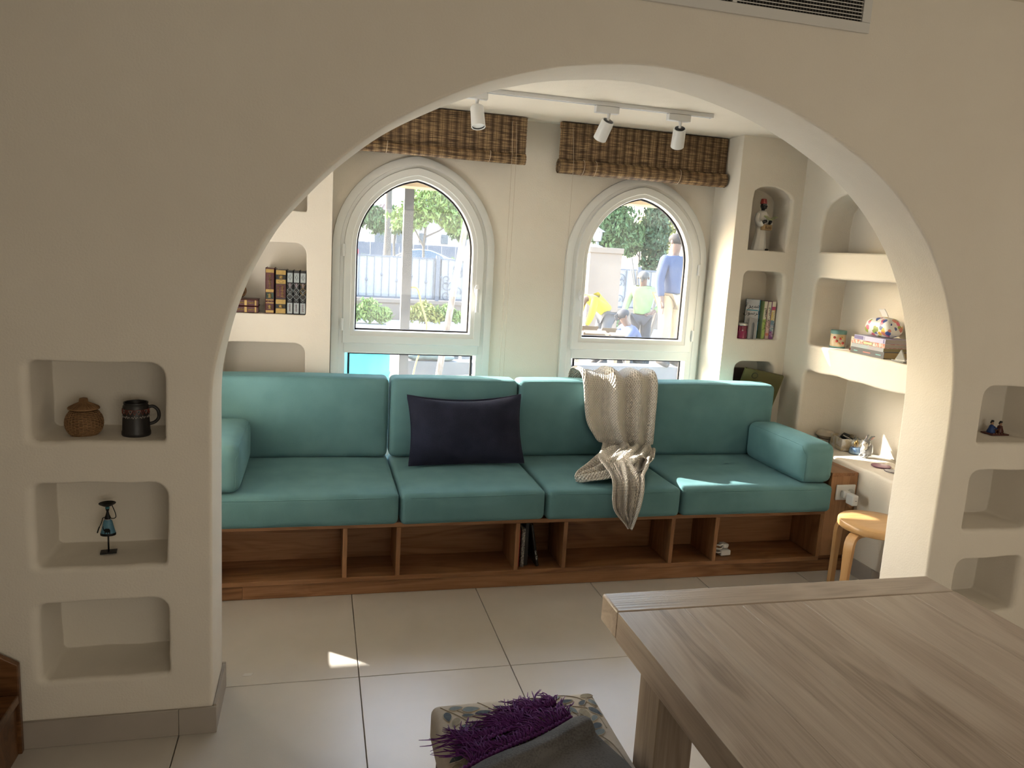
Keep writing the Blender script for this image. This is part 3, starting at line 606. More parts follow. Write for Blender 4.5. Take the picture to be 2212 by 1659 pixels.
# ------------------------------------------------------------------ wall socket and charger on the bench end
so = empty('wall_socket', (2.812, 3.4655, 0.458), label='white double wall socket plate on the oak bench end', cat='socket')
MB().box(-0.060, 0.060, -0.009, 0, -0.043, 0.043).build('plate', WHITEPLA, so, bevel=0.004, seg=3)
MB().box(-0.050, 0.050, -0.0105, -0.009, -0.034, 0.034).build('inner_plate', WHITEPLA, so, bevel=0.001)
MB().lathe([(0.021, 0), (0.021, 0.002), (0.019, 0.0025)], 24).build('outlet', M('socket_recess', (0.6, 0.6, 0.58), 0.4), so, loc=(0.028, -0.0105, 0), rot=(PI / 2, 0, 0))
ch = empty('phone_charger', (2.796, 3.4535, 0.452), label='white usb charger plug stuck in the wall socket', cat='charger')
MB().box(-0.021, 0.021, -0.034, 0.0, -0.016, 0.022).build('plug', WHITEPLA, ch, bevel=0.007, seg=3)
MB().cbox((0.008, -0.062, -0.012), (0.036, 0.058, 0.058)).build('adapter_block', WHITEPLA, ch, bevel=0.007, seg=3)
MB().cbox((0.010, -0.0915, -0.012), (0.010, 0.001, 0.003)).build('usb_port', M('port_grey', (0.25, 0.25, 0.27), 0.4), ch)

# ------------------------------------------------------------------ round stool
stl = empty('round_stool', (2.668, 3.035, 0), label='round birch stool with bent legs between bench end and arch', cat='stool')
MB().lathe([(0.150, 0.412), (0.170, 0.413), (0.1755, 0.418), (0.1765, 0.432), (0.1755, 0.444), (0.171, 0.449), (0.12, 0.4505), (0.0, 0.4505)], 48).build('seat', BIRCH, stl, smooth=50)
EDGEB = wood_mat('birch_edge', (0.42, 0.22, 0.08), (0.50, 0.28, 0.11), (0.56, 0.34, 0.15), 'Z', 0.4, 1.2, 0.1)
for a in (198, 288, 18, 108):
    c, s = math.cos(math.radians(a)), math.sin(math.radians(a)); t = Vector((-s, c, 0))
    path = [(0.085, 0.404), (0.150, 0.404), (0.172, 0.398), (0.188, 0.384), (0.196, 0.362), (0.198, 0.33), (0.200, 0.2), (0.203, 0.0)]
    mb = MB(); rings = []
    for i, (r, z) in enumerate(path):
        j0, j1 = max(0, i - 1), min(len(path) - 1, i + 1); d = Vector((path[j1][0] - path[j0][0], path[j1][1] - path[j0][1])).normalized(); nx = Vector((-d.y, d.x)); h = 0.0105; w = 0.024 if i < 6 else 0.019
        rings.append([tuple(Vector((c * (r + nx.x * k), s * (r + nx.x * k), z + nx.y * k)) + t * q) for k, q in ((-h, -w), (h, -w), (h, w), (-h, w))])
    mb.loft(rings).build('leg', EDGEB, stl, smooth=30, bevel=0.002)

# ------------------------------------------------------------------ dining table
tb = empty('dining_table', (1.263, 0.75, 0), label='large weathered oak dining table in the right foreground', cat='table')
def tp(name, b, mat, bev=0.006): return MB().box(b[0] - 1.263, b[1] - 1.263, b[2] - 0.75, b[3] - 0.75, b[4], b[5]).build(name, mat, tb, bevel=bev, seg=3)
tp('breadboard_end', (0.747, 1.779, 1.6835, 1.793, 0.684, 0.760), TABX)
bx = [0.747, 0.930, 1.095, 1.275, 1.462, 1.628, 1.779]
for i in range(6): tp('plank', (bx[i] + (0.0002 if i else 0), bx[i + 1] - 0.0002, -0.20, 1.6812, 0.684, 0.7600), TABY, 0.001)
tp('breadboard_end', (0.747, 1.779, -0.3125, -0.2025, 0.684, 0.760), TABX)
for y0, y1 in ((1.437, 1.545), (-0.06, 0.048)):
    for x0, x1 in ((0.757, 0.851), (1.675, 1.769)): tp('leg', (x0, x1, y0, y1, 0.0, 0.6835), TABZ, 0.004)
for y0, y1 in ((1.46, 1.52), (-0.04, 0.02)): tp('apron', (0.852, 1.674, y0, y1, 0.60, 0.6835), TABX, 0.003)

# ------------------------------------------------------------------ upholstered stool with shawl
def linen_mat():
    return M('beige_linen', (0.70, 0.63, 0.54), 0.9, var=(60.0, (0.60, 0.53, 0.45), 0.3), bump=(900.0, 0.3, 0.001), scale=(1, 6, 1), sheen=0.2)
LINEN = linen_mat()
us = empty('upholstered_stool', (0.523, 1.585, 0), label='square stool upholstered in beige fabric with embroidered blue leaves', cat='stool')
mb, uemb = cushion_mesh(0.446, 0.446, 0.10, r=0.022, crown=(0, 0, 0.010), n=12, wob=0.001); mb.v = [(a, b, c + 0.42) for a, b, c in mb.v]
o = mb.build('seat_pad', LINEN, us, smooth=180); weld(o)
MB().box(-0.205, 0.205, -0.205, 0.205, 0.335, 0.372).build('seat_frame', M('dark_walnut', (0.06, 0.032, 0.018), 0.4), us, bevel=0.004)
for sx in (-1, 1):
    for sy in (-1, 1): MB().cone((sx * 0.185, sy * 0.185, 0.34), (sx * 0.195, sy * 0.195, 0), 0.022, 0.015, 12).build('leg', MATS['dark_walnut'], us, smooth=40)
LEAFC = [M('leaf_slate', (0.075, 0.095, 0.125), 0.85, var=(120, (0.14, 0.17, 0.20), 0.3)), M('leaf_blue', (0.20, 0.255, 0.285), 0.85, var=(120, (0.29, 0.34, 0.36), 0.3)), M('leaf_olive', (0.32, 0.28, 0.20), 0.85, var=(120, (0.40, 0.36, 0.27), 0.3))]
STEM = M('leaf_stem_thread', (0.44, 0.385, 0.31), 0.9)
OUTL = M('leaf_outline_thread', (0.60, 0.55, 0.47), 0.9)
def ztop(x, y): return uemb((x, y, 0.05))[2] + 0.42
random.seed(21)
vines = [[(-.20, .20), (-.14, .12), (-.16, .02), (-.19, -.06)], [(-.17, .19), (-.10, .13), (-.02, .12), (.04, .17)], [(-.10, .21), (-.06, .15), (-.05, .07)], [(.0, .20), (.06, .205), (.12, .16), (.19, .13), (.20, .05)], [(.12, .21), (.17, .19), (.205, .14)], [(.14, .16), (.15, .06), (.19, -.01), (.20, -.09)], [(-.13, .10), (-.08, .06), (-.06, .0)], [(.08, .14), (.07, .06), (.11, .0)], [(-.2, .0), (-.19, -.1), (-.2, -.18)], [(-.20, .10), (-.15, .07), (-.13, -.02)], [(.05, .20), (.08, .15), (.02, .10)], [(.20, .20), (.16, .12), (.12, .08)]]
k = 0; placed = []
for vn in vines:
    pts = catmull([(x, y, 0) for x, y in vn], 8); MB().tube([(x, y, ztop(x, y) + 0.0004) for x, y, _ in pts], 0.0016, 5).build('embroidered_stem', STEM, us, smooth=180)
    for i in range(2, len(pts), 3):
        for sd in (-1, 1):
            x, y, _ = pts[i]; d = Vector(pts[min(i + 1, len(pts) - 1)]) - Vector(pts[i - 1]); a = math.atan2(d.y, d.x) + sd * random.uniform(0.7, 1.2)
            l = random.uniform(0.032, 0.046); w = l * random.uniform(0.2, 0.27); cx, cy = x + math.cos(a) * l * 0.75, y + math.sin(a) * l * 0.75
            if abs(cx) > 0.205 or abs(cy) > 0.205 or any((cx - p) ** 2 + (cy - q) ** 2 < 0.027 ** 2 for p, q in placed): continue
            placed.append((cx, cy)); ca, sa = math.cos(a), math.sin(a); lo = []
            for q in range(16):
                t = 2 * PI * q / 16; lx = l / 2 * math.cos(t); ly = w * math.sin(t) * (1 - 0.35 * math.cos(t)) * (abs(math.sin(t)) ** 0.3); px, py = cx + lx * ca - ly * sa, cy + lx * sa + ly * ca; px = max(-.217, min(.217, px)); py = max(-.217, min(.217, py)); lo.append((px, py, ztop(px, py)))
            mm = MB(); n_ = 16; mm.add([(p[0], p[1], p[2] + 0.0016) for p in lo] + [(cx, cy, ztop(cx, cy) + 0.0026)], [(i2, (i2 + 1) % n_, n_) for i2 in range(n_)])
            lf = mm.build('embroidered_leaf', LEAFC[[0, 1, 2, 0, 1][k % 5]], us, smooth=180); k += 1
            MB().tube([(p[0], p[1], p[2] + 0.001) for p in lo], 0.0013, 4, closed=True).build('leaf_outline', OUTL, lf, smooth=180)

# ------------------------------------------------------------------ grey shawl with purple fringe on the upholstered stool
GREYC = fabric_mat('grey_wool', (0.19, 0.185, 0.182), (0.105, 0.103, 0.102), 0.15, 220, 0.5)
PURP = M('purple_yarn', (0.15, 0.018, 0.20), 0.8, var=(90.0, (0.08, 0.01, 0.115), 0.3), sheen=0.3)
sh = empty('shawl', (0.5, 1.56, 0.482), label='folded grey wool shawl with purple fringe lying on the leaf-patterned stool', cat='shawl')
def Q(x, y, z): return (x - 0.5, y - 1.56, z - 0.482)
def f3(u, s): return 0.004 * math.sin(u * 7 + s * 4) + 0.002 * noise.noise((u * 5, s * 6, 2))
sheet('cloth', [(Q(.325, 1.497, .493), Q(.640, 1.653, .494)), (Q(.338, 1.474, .512), Q(.654, 1.626, .514)), (Q(.350, 1.450, .522), Q(.664, 1.602, .522)), (Q(.358, 1.436, .512), Q(.668, 1.588, .512)), (Q(.366, 1.424, .502), Q(.672, 1.576, .500)), (Q(.392, 1.378, .497), Q(.694, 1.512, .496)), (Q(.42, 1.345, .492), Q(.712, 1.465, .494)), (Q(.44, 1.325, .44), Q(.722, 1.40, .49)), (Q(.445, 1.322, .32), Q(.725, 1.335, .44)), (Q(.45, 1.32, .22), Q(.728, 1.32, .30))], 26, f3, sh, GREYC, 0.006, 1, 0.4)
hd = Vector((0.896, 0.444, 0)); hn = Vector((-0.444, 0.896, 0))
def braid(o, L, z, name):
    pts = []; rad = []
    for i in range(int(L / 0.0028)):
        p = Vector(o) + hd * (i * 0.0028); pts.append(Q(p.x, p.y, z + 0.003 * math.sin(i * 0.05))); rad.append(0.0048 + 0.0022 * math.sin(i * 1.5))
    MB().tube(pts, rad, 7).build(name, PURP, sh, smooth=180)
braid((0.322, 1.500, 0), 0.355, 0.500, 'braid'); braid((0.325, 1.562, 0), 0.225, 0.497, 'braid')
random.seed(4); fr = MB()
def strands(o, L, n, z, lmin, lmax, spread):
    for i in range(n):
        t = (i + random.random()) / n; p = Vector(o) + hd * (t * L); l = random.uniform(lmin, lmax) * (0.8 + 0.3 * math.sin(t * 9 + o[0] * 20)); a = random.gauss(0, spread) + 0.35 * math.sin(t * 14 + o[1] * 9)
        d = (hn * math.cos(a) + hd * math.sin(a)); z0 = z + random.uniform(0, 0.006); pts = []
        cv = random.uniform(-0.6, 0.6)
        for k in range(7):
            s = k / 6; q = p + d * (l * s) + hd * (cv * l * s * s) + hn * 0.0
            pts.append(Q(q.x, q.y, z0 + 0.011 * math.sin(PI * min(1, s * 1.15)) - 0.006 * s + 0.003 * math.sin(s * 9 + i)))
        fr.tube(pts, [0.0015] * 6 + [0.0007], 4)
strands((0.350, 1.518, 0), 0.318, 300, 0.494, 0.06, 0.10, 0.3); strands((0.350, 1.578, 0), 0.20, 260, 0.490, 0.065, 0.105, 0.35); strands((0.50, 1.665, 0), 0.13, 200, 0.489, 0.06, 0.10, 0.4)
fr.build('fringe', PURP, sh, smooth=180, kind='stuff', recalc=False)

# ------------------------------------------------------------------ bamboo roller blinds
def bamboo_mat():
    m = bpy.data.materials.new('bamboo_slats'); m.use_nodes = True; nt = m.node_tree; b = nt.nodes['Principled BSDF']; b.inputs['Roughness'].default_value = 0.55
    tc = node(nt, 'ShaderNodeTexCoord'); mp_ = node(nt, 'ShaderNodeMapping'); mp_.inputs['Scale'].default_value = (10, 60, 212); nt.links.new(tc.outputs['Object'], mp_.inputs['Vector'])
    n1 = node(nt, 'ShaderNodeTexNoise', Scale=1.0, Detail=3.0); nt.links.new(mp_.outputs[0], n1.inputs['Vector'])
    sp = node(nt, 'ShaderNodeSeparateXYZ'); nt.links.new(tc.outputs['Object'], sp.inputs[0])
    w = node(nt, 'ShaderNodeMath', operation='MULTIPLY'); w.inputs[1].default_value = 2 * PI / 0.052; nt.links.new(sp.outputs[0], w.inputs[0])
    s = node(nt, 'ShaderNodeMath', operation='SINE'); nt.links.new(w.outputs[0], s.inputs[0])
    k = node(nt, 'ShaderNodeMath', operation='MULTIPLY_ADD'); k.inputs[1].default_value = 0.075; nt.links.new(s.outputs[0], k.inputs[0]); nt.links.new(n1.outputs[0], k.inputs[2])
    r = node(nt, 'ShaderNodeValToRGB'); e = r.color_ramp.elements; e[0].position = 0.36; e[0].color = (0.09, 0.05, 0.023, 1); e[1].position = 0.66; e[1].color = (0.47, 0.315, 0.16, 1); q = e.new(0.5); q.color = (0.21, 0.125, 0.058, 1)
    nt.links.new(k.outputs[0], r.inputs[0]); nt.links.new(r.outputs[0], b.inputs['Base Color']); MATS['bamboo'] = m; return m
BAMBOO = bamboo_mat(); THREAD = M('dark_thread', (0.045, 0.022, 0.010), 0.9); CORD = M('cream_cord', (0.62, 0.52, 0.40), 0.9); HEADW = M('headrail_wood', (0.42, 0.20, 0.09), 0.6)
BAMD = M('dark_bamboo', (0.07, 0.036, 0.016), 0.6)
def blind(label, x0, x1, zf, rr, cords, ties):
    w = x1 - x0; root = empty('bamboo_blind', (x0, 4.45, zf), label=label, cat='blind', group='bamboo roller blinds'); zt = 2.408 - zf; h = w
    MB().box(0.006, w - 0.006, 0.004, 0.034, zt - 0.035, zt).build('headrail', HEADW, root, bevel=0.002)
    sl = MB(); pitch = 0.0047; n = int((zt + 0.02) / pitch)
    for i in range(n):
        z = -0.02 + i * pitch; sl.box(0.0 + 0.002 * random.random(), w - 0.002 * random.random(), -0.0035 + 0.0008 * (i % 2), 0.0, z, z + 0.0036)
    sl.build('slat_panel', BAMBOO, root, smooth=0, kind='stuff', recalc=False)
    MB().box(0.004, w - 0.004, 0.0004, 0.0018, -0.02, zt - 0.001).build('backing_weave', BAMD, root, smooth=0)
    rl = MB(); cz = -0.012 - rr; cy = -0.012; n2 = int(2 * PI * rr / pitch)
    for i in range(n2):
        a = 2 * PI * i / n2; rl.X = Matrix.Translation((0, cy + rr * math.cos(a), cz + rr * math.sin(a))) @ Matrix.Rotation(a, 4, 'X'); q = 0.002 * random.random(); rl.box(-0.006 + q, w - 0.004 - q, -0.003, 0.0005, -0.0018, 0.0018)
    rl.X = Matrix.Identity(4); ro = rl.build('slat_roll', BAMBOO, root, smooth=0, kind='stuff', recalc=False)
    MB().tube([(0.001, cy, cz), (w - 0.008, cy, cz)], rr - 0.0035, 20).build('roll_core', BAMD, ro, smooth=40)
    for k in (0.75, 0.5, 0.28): MB().tube([(-0.0045, cy + (rr - 0.003) * k * math.cos(a), cz + (rr - 0.003) * k * math.sin(a)) for a in [2 * PI * j / 20 for j in range(20)]], 0.0022, 4, closed=True).build('roll_layer', BAMBOO, ro, smooth=180)
    th = MB(); nt_ = int(w / 0.026)
    for i in range(nt_ + 1):
        for dx in (0, 0.006) if i % 2 else (0,):
            x = 0.012 + i * 0.026 + dx
            if x < w - 0.004: th.box(x, x + 0.0016, -0.0043, -0.0030, -0.018, zt - 0.002).tube([(x, cy + (rr + 0.0011) * math.cos(a), cz + (rr + 0.0011) * math.sin(a)) for a in [2 * PI * j / 16 for j in range(16)]], 0.0008, 3, closed=True)
    th.build('thread', THREAD, root, smooth=0, kind='stuff', recalc=False)
    for x in ties:
        MB().tube([(x + 0.004 * math.sin(a), cy + (rr + 0.003) * math.cos(a), cz + (rr + 0.003) * math.sin(a)) for a in [PI * 0.45 + PI * 1.3 * j / 16 for j in range(17)]], 0.0018, 5).build('tie', CORD, root, smooth=180)
    for x, zb in cords:
        MB().tube([(x, -0.006, zt - 0.03), (x, cy - rr - 0.004, -0.02), (x, cy - rr - 0.005, cz), (x + 0.004, cy - rr + 0.01, -0.3), (x + 0.002, -0.03, zb - zf)], 0.0010, 5).build('pull_cord', CORD, root, smooth=180)
blind('rolled bamboo blind above the left window, its left part hidden by the arch', 0.075, 1.152, 2.215, 0.030, [(0.985, 0.80), (1.010, 0.80)], [0.28, 0.86])
blind('rolled bamboo blind above the right window, fatter roll', 1.352, 2.436, 2.209, 0.041, [(0.075, 0.80)], [0.145, 0.76, 0.22])

# ------------------------------------------------------------------ ceiling track and spotlights
TW = M('white_enamel', (0.80, 0.80, 0.79), 0.35)
tk = empty('ceiling_track', (1.3, 3.815, 2.412), label='white ceiling track rail carrying three spotlights', cat='track rail')
MB().box(-0.72, 0.672, -0.017, 0.017, -0.020, 0).build('rail', TW, tk, bevel=0.002)
MB().box(-0.72, 0.670, -0.006, 0.006, -0.0206, -0.0196).build('slot', M('track_slot', (0.45, 0.45, 0.46), 0.5), tk)
MB().box(0.672, 0.678, -0.018, 0.018, -0.021, 0).build('end_cap', TW, tk)
def spot(label, x, dirv, lens):
    r = empty('spotlight', (x, 3.815, 2.39), label=label, cat='spotlight', group='track spotlights')
    MB().box(-0.062, 0.062, -0.018, 0.018, -0.032, 0.001).build('adapter', TW, r, bevel=0.003)
    d = Vector(dirv).normalized(); top = Vector((0.012, 0, -0.066)); MB().tube([(0.012, 0, -0.030), (0.012, 0, -0.05), tuple(top + d * 0.012)], [0.010, 0.0075, 0.0065], 12).build('stem', TW, r, smooth=60)
    q = d.to_track_quat('-Z', 'Y'); R = q.to_euler()
    h = MB().lathe([(0.0, 0.0), (0.024, 0.0), (0.030, -0.001), (0.0325, -0.006), (0.0345, -0.098), (0.0345, -0.104), (0.0315, -0.104), (0.0290, -0.096), (0.0, -0.094)], 32, cap=False).build('head', TW, r, smooth=40, loc=tuple(top), rot=R)
    MB().lathe([(0.0, 0.0012), (0.0245, 0.0012), (0.0262, 0.0004), (0.0262, -0.004)], 28, cap=False).build('rear_cap', BLACKP, h, smooth=40)
    MB().lathe([(0.030, -0.101), (0.027, -0.090), (0.019, -0.080), (0.0, -0.078)], 28, cap=False).build('reflector', BLACKP, h, smooth=60)
    MB().ball((0, 0, -0.083), (0.015, 0.015, 0.009), 16, 8).build('lens', M('dark_lens', (0.03, 0.03, 0.035), 0.06, spec=0.8), h, smooth=180)
spot('white track spotlight at the left, lens turned towards the room', 0.718, (0.06, -0.34, -1), True)
spot('white track spotlight in the middle, black rear cap showing', 1.395, (-0.20, 0.75, -1), False)
spot('white track spotlight nearest the rail end', 1.790, (0.28, 0.75, -1), False)

# ------------------------------------------------------------------ air vent above the arch
av = empty('air_vent', (1.30, 2.492, 2.468), label='white rectangular air vent grille above the arch, cut by the top edge', cat='vent')
VW = M('vent_white', (0.74, 0.72, 0.68), 0.5)
def vb(n, *b, mat=VW, bev=0.002): return MB().box(*b).build(n, mat, av, bevel=bev)
vb('frame', -0.60, 0.556, -0.012, 0, 0, 0.034); vb('frame', -0.60, 0.556, -0.012, 0, 0.135, 0.168); vb('frame', 0.522, 0.556, -0.0121, 0, 0.0342, 0.1348); vb('frame', -0.60, -0.566, -0.0121, 0, 0.0342, 0.1348)
vb('divider', 0.020, 0.036, -0.0121, 0, 0.0342, 0.1348); MB().box(-0.566, 0.522, 0.0006, 0.0008, 0.033, 0.136).build('backing', M('vent_dark', (0.015, 0.013, 0.011), 0.8), av)
for i in range(9): vb('slat', -0.565, 0.521, -0.0085, -0.0075, 0.0405 + i * 0.0115, 0.0435 + i * 0.0115, bev=0)
fn = MB()
for i in range(90): fn.box(-0.56 + i * 0.012, -0.5585 + i * 0.012, -0.004, 0.0002, 0.035, 0.134)
fn.build('fin', M('vent_fin', (0.20, 0.18, 0.155), 0.6), av, smooth=0, kind='stuff')

# ------------------------------------------------------------------ things in the front niches
WICK = M('wicker', (0.34, 0.19, 0.085), 0.6, var=(50.0, (0.22, 0.115, 0.048), 0.3)); WICKD = M('wicker_dark', (0.16, 0.085, 0.036), 0.7)
bk = empty('wicker_basket', (-0.699, 2.580, 1.000), label='small round wicker basket with lid beside the black mug', cat='basket')
def brad(z): return 0.0525 * math.sqrt(max(0.02, 1 - ((z - 0.040) / 0.052) ** 2)) if z < 0.083 else 0.03
MB().lathe([(brad(z) - 0.003, z) for z in [0.002 + i * 0.0074 for i in range(12)]], 40).build('core', WICKD, bk, smooth=180)
wf = MB()
for i in range(17):
    z = 0.003 + i * 0.0049; wf.tube([((brad(z) + 0.0010 * math.cos(15 * a + PI * (i % 2))) * math.cos(a), (brad(z) + 0.0010 * math.cos(15 * a + PI * (i % 2))) * math.sin(a), z) for a in [2 * PI * j / 90 for j in range(90)]], 0.0022, 5, closed=True)
wf.build('weave', WICK, bk, smooth=180, kind='stuff', recalc=False)
for j in range(30):
    a = 2 * PI * j / 30; MB().tube([((brad(z) + 0.0014) * math.cos(a + 0.1 * math.sin(z * 40)), (brad(z) + 0.0014) * math.sin(a + 0.1 * math.sin(z * 40)), z) for z in [0.003 + k * 0.010 for k in range(9)]], 0.0013, 4).build('stake', WICK, bk, smooth=180)
ldb = MB().lathe([(0.041, 0.083), (0.042, 0.087), (0.034, 0.093), (0.018, 0.098), (0.011, 0.103), (0.0095, 0.112), (0.0115, 0.1165), (0.006, 0.118), (0.0, 0.118)], 30, cap=False).build('lid', WICK, bk, smooth=60)
for j in range(26):
    a = 2 * PI * j / 26; MB().tube([(0.043 * math.cos(a), 0.043 * math.sin(a), 0.0885), (0.026 * math.cos(a), 0.026 * math.sin(a), 0.0975), (0.0125 * math.cos(a), 0.0125 * math.sin(a), 0.1035), (0.0105 * math.cos(a), 0.0105 * math.sin(a), 0.115)], 0.0013, 4).build('lid_strand', WICK, ldb, smooth=180)
MB().tube([(0.0425 * math.cos(a), 0.0425 * math.sin(a), 0.086) for a in [2 * PI * j / 40 for j in range(40)]], 0.003, 6, closed=True).build('lid_rim', WICK, bk, smooth=180)

CLAY = M('black_clay', (0.018, 0.016, 0.016), 0.45, var=(20, (0.03, 0.027, 0.026), 0.3), bump=(60, 0.15, 0.003))
mg = empty('clay_mug', (-0.550, 2.578, 1.000), label='black clay mug with painted zigzag band beside the wicker basket', cat='mug')
MB().lathe([(0.0, 0.0), (0.040, 0.0), (0.0425, 0.004), (0.0425, 0.012), (0.0405, 0.018), (0.0385, 0.06), (0.0375, 0.094), (0.0345, 0.1005), (0.0365, 0.1045), (0.0355, 0.107), (0.0325, 0.106), (0.0315, 0.09), (0.0, 0.012)], 40, cap=False).build('cup', CLAY, mg, smooth=50)
MB().tube(catmull([(0.034, 0, 0.090), (0.050, 0, 0.092), (0.064, 0, 0.078), (0.065, 0, 0.055), (0.052, 0, 0.040), (0.036, 0, 0.036)], 5), 0.0052, 10).build('handle', CLAY, mg, smooth=180, rot=(0, 0, 0.12))
PR = M('mug_red', (0.22, 0.05, 0.03), 0.6); PW = M('mug_white', (0.50, 0.46, 0.42), 0.6)
def onmug(pts, closed, mat, name, r=0.0009):
    out = []
    n = len(pts); seq = pts + ([pts[0]] if closed else [])
    for (a, z), (b, y) in zip(seq[:-1], seq[1:]):
        for k in range(6): t = k / 6; aa = a + (b - a) * t; zz = z + (y - z) * t; R = 0.0386 + (0.094 - zz) * 0.022; out.append((R * math.cos(aa), R * math.sin(aa), zz))
    a, z = seq[-1]; R = 0.0386 + (0.094 - z) * 0.022; out.append((R * math.cos(a), R * math.sin(a), z)); MB().tube(out, r, 4).build(name, mat, mg, smooth=180)
for j in range(9):
    a = -PI + j * 0.62 + 0.12
    onmug([(a - 0.2, 0.087), (a + 0.2, 0.087), (a, 0.072)], True, PR, 'painted_triangle'); onmug([(a - 0.14, 0.085), (a + 0.14, 0.085), (a, 0.0745)], True, PW, 'painted_triangle', 0.0005)
    b = a + 0.31; onmug([(b - 0.10, 0.0795), (b, 0.087), (b + 0.10, 0.0795), (b, 0.072)], True, PR, 'painted_diamond'); onmug([(b - 0.26, 0.062), (b - 0.18, 0.066), (b - 0.10, 0.060), (b, 0.0685), (b + 0.10, 0.060), (b + 0.18, 0.066), (b + 0.26, 0.062)], False, PW, 'painted_zigzag', 0.0007)

FIGB = M('blackened_iron', (0.012, 0.012, 0.013), 0.45, 0.5); FIGBL = M('blue_painted_skirt', (0.07, 0.20, 0.30), 0.5, var=(30, (0.14, 0.32, 0.40), 0.2)); TURB = M('teal_turban', (0.06, 0.22, 0.25), 0.6)
fg = empty('iron_figurine', (-0.647, 2.605, 0.601), label='thin black metal woman figurine in a blue skirt balancing a tray', cat='figurine')
MB().box(-0.024, 0.024, -0.017, 0.017, 0, 0.003).build('base', FIGB, fg, bevel=0.0005, rot=(0, 0, 0.15)); MB().tube([(0, 0, 0.002), (0, 0, 0.064)], 0.0026, 8).build('rod', FIGB, fg, smooth=180)
MB().lathe([(0.0, 0.060), (0.0225, 0.060), (0.0228, 0.066), (0.019, 0.080), (0.0135, 0.105), (0.009, 0.113), (0.0, 0.113)], 28, sx=1, sy=0.7, cap=False).build('skirt', FIGBL, fg, smooth=50)
MB().lathe([(0.0232, 0.059), (0.0236, 0.064), (0.0228, 0.067)], 28, sx=1, sy=0.7, cap=False).build('hem', FIGB, fg, smooth=180)
MB().lathe([(0.0, 0.108), (0.0085, 0.110), (0.0095, 0.118), (0.006, 0.127), (0.0035, 0.137), (0.0038, 0.142)], 20, sx=1, sy=0.7).build('bodice', FIGB, fg, smooth=60)
MB().tube([(0.0085 * math.cos(a), 0.0065 * math.sin(a), 0.116 - 0.004 * (math.sin(a) < 0)) for a in [2 * PI * j / 20 for j in range(20)]], 0.0016, 5, closed=True).build('collar', M('white_beads', (0.35, 0.35, 0.36), 0.5), fg, smooth=180)
MB().ball((0, 0, 0.146), (0.0055, 0.0055, 0.007), 12, 8).build('head', FIGB, fg, smooth=180); MB().ball((0, 0, 0.1505), (0.0068, 0.0068, 0.0045), 12, 8).build('turban', TURB, fg, smooth=180)
MB().tube(catmull([(0.006, 0, 0.117), (0.016, 0, 0.114), (0.024, 0, 0.119), (0.022, 0, 0.135), (0.014, 0, 0.158)], 5), 0.0014, 6).build('raised_arm', FIGB, fg, smooth=180); MB().tube(catmull([(-0.006, 0, 0.117), (-0.014, 0, 0.117), (-0.019, 0, 0.100), (-0.027, 0, 0.082), (-0.032, 0, 0.066)], 5), [0.0013] * 14 + [0.002] * 7, 6).build('lowered_arm', FIGB, fg, smooth=180)
MB().lathe([(0.0, 0.157), (0.012, 0.1575), (0.0245, 0.165), (0.0252, 0.1665), (0.023, 0.1665), (0.011, 0.160), (0.0, 0.1595)], 32, cap=False).build('tray', FIGB, fg, smooth=60)
el = MB().add([(p[0], -0.0165 - 0.0 - 0.0006 * (0.085 - p[1]) / 0.02, p[1]) for p in [(-0.006, 0.068), (-0.004, 0.068), (-0.0035, 0.073), (0.001, 0.073), (0.0015, 0.068), (0.0035, 0.068), (0.004, 0.073), (0.007, 0.073), (0.0075, 0.068), (0.010, 0.068), (0.0105, 0.080), (0.007, 0.0855), (-0.003, 0.086), (-0.0075, 0.083), (-0.0095, 0.090), (-0.0085, 0.094), (-0.0105, 0.094), (-0.0115, 0.089), (-0.0095, 0.080), (-0.0065, 0.077)]], [tuple(range(20))]).build('painted_elephant', FIGB, fg, smooth=0)

# seated pair figurine in the right front niche
dq = empty('seated_pair_figurine', (2.866, 2.645, 0.986), label='small painted figurine of two seated figures on a red tray, right front niche', cat='figurine')
RB = M('red_lacquer', (0.09, 0.018, 0.012), 0.45); SKIN = M('painted_skin', (0.45, 0.28, 0.18), 0.6); BLU = M('painted_blue', (0.012, 0.05, 0.20), 0.5); BRN = M('painted_brown', (0.16, 0.06, 0.02), 0.5); HAIR = M('painted_black', (0.01, 0.01, 0.012), 0.5)
MB().box(-0.045, 0.045, -0.032, 0.032, 0, 0.006).build('tray', RB, dq, bevel=0.002)
for x, mt, hat, h in ((-0.018, BLU, 0, 0.0), (0.027, RB, 1, -0.004)):
    MB().lathe([(0.0, 0.006), (0.016, 0.006), (0.017, 0.012), (0.0115, 0.026), (0.009, 0.036), (0.0045, 0.041 + h)], 18, (x, 0.004), cap=False).build('robe', mt, dq, smooth=60); MB().ball((x, 0.003, 0.047 + h), (0.0062, 0.0062, 0.0075), 12, 8).build('head', SKIN, dq, smooth=180); MB().ball((x, 0.0055, 0.050 + h), (0.0066, 0.0064, 0.0062), 12, 8).build('hair', HAIR, dq, smooth=180)
    MB().lathe([(0.0055, 0.053 + h), (0.0065, 0.055 + h), (0.005, 0.061 + h), (0, 0.061 + h)], 12, (x, 0.003), cap=False).build('hat', HAIR, dq, smooth=40)
    sgn = 1 if x < 0 else -1; MB().tube([(x + sgn * 0.006, -0.002, 0.034 + h), (x + sgn * 0.013, -0.008, 0.026), (x + sgn * 0.020, -0.006, 0.024)], 0.003, 6).build('arm', mt, dq, smooth=180)
MB().box(-0.008, 0.012, -0.012, 0.006, 0.019, 0.022).build('table_top', BRN, dq, bevel=0.001)
for x in (-0.006, 0.010):
    for y in (-0.010, 0.004): MB().cone((x, y, 0.006), (x, y, 0.019), 0.0012, 0.0012, 6).build('table_leg', BRN, dq)
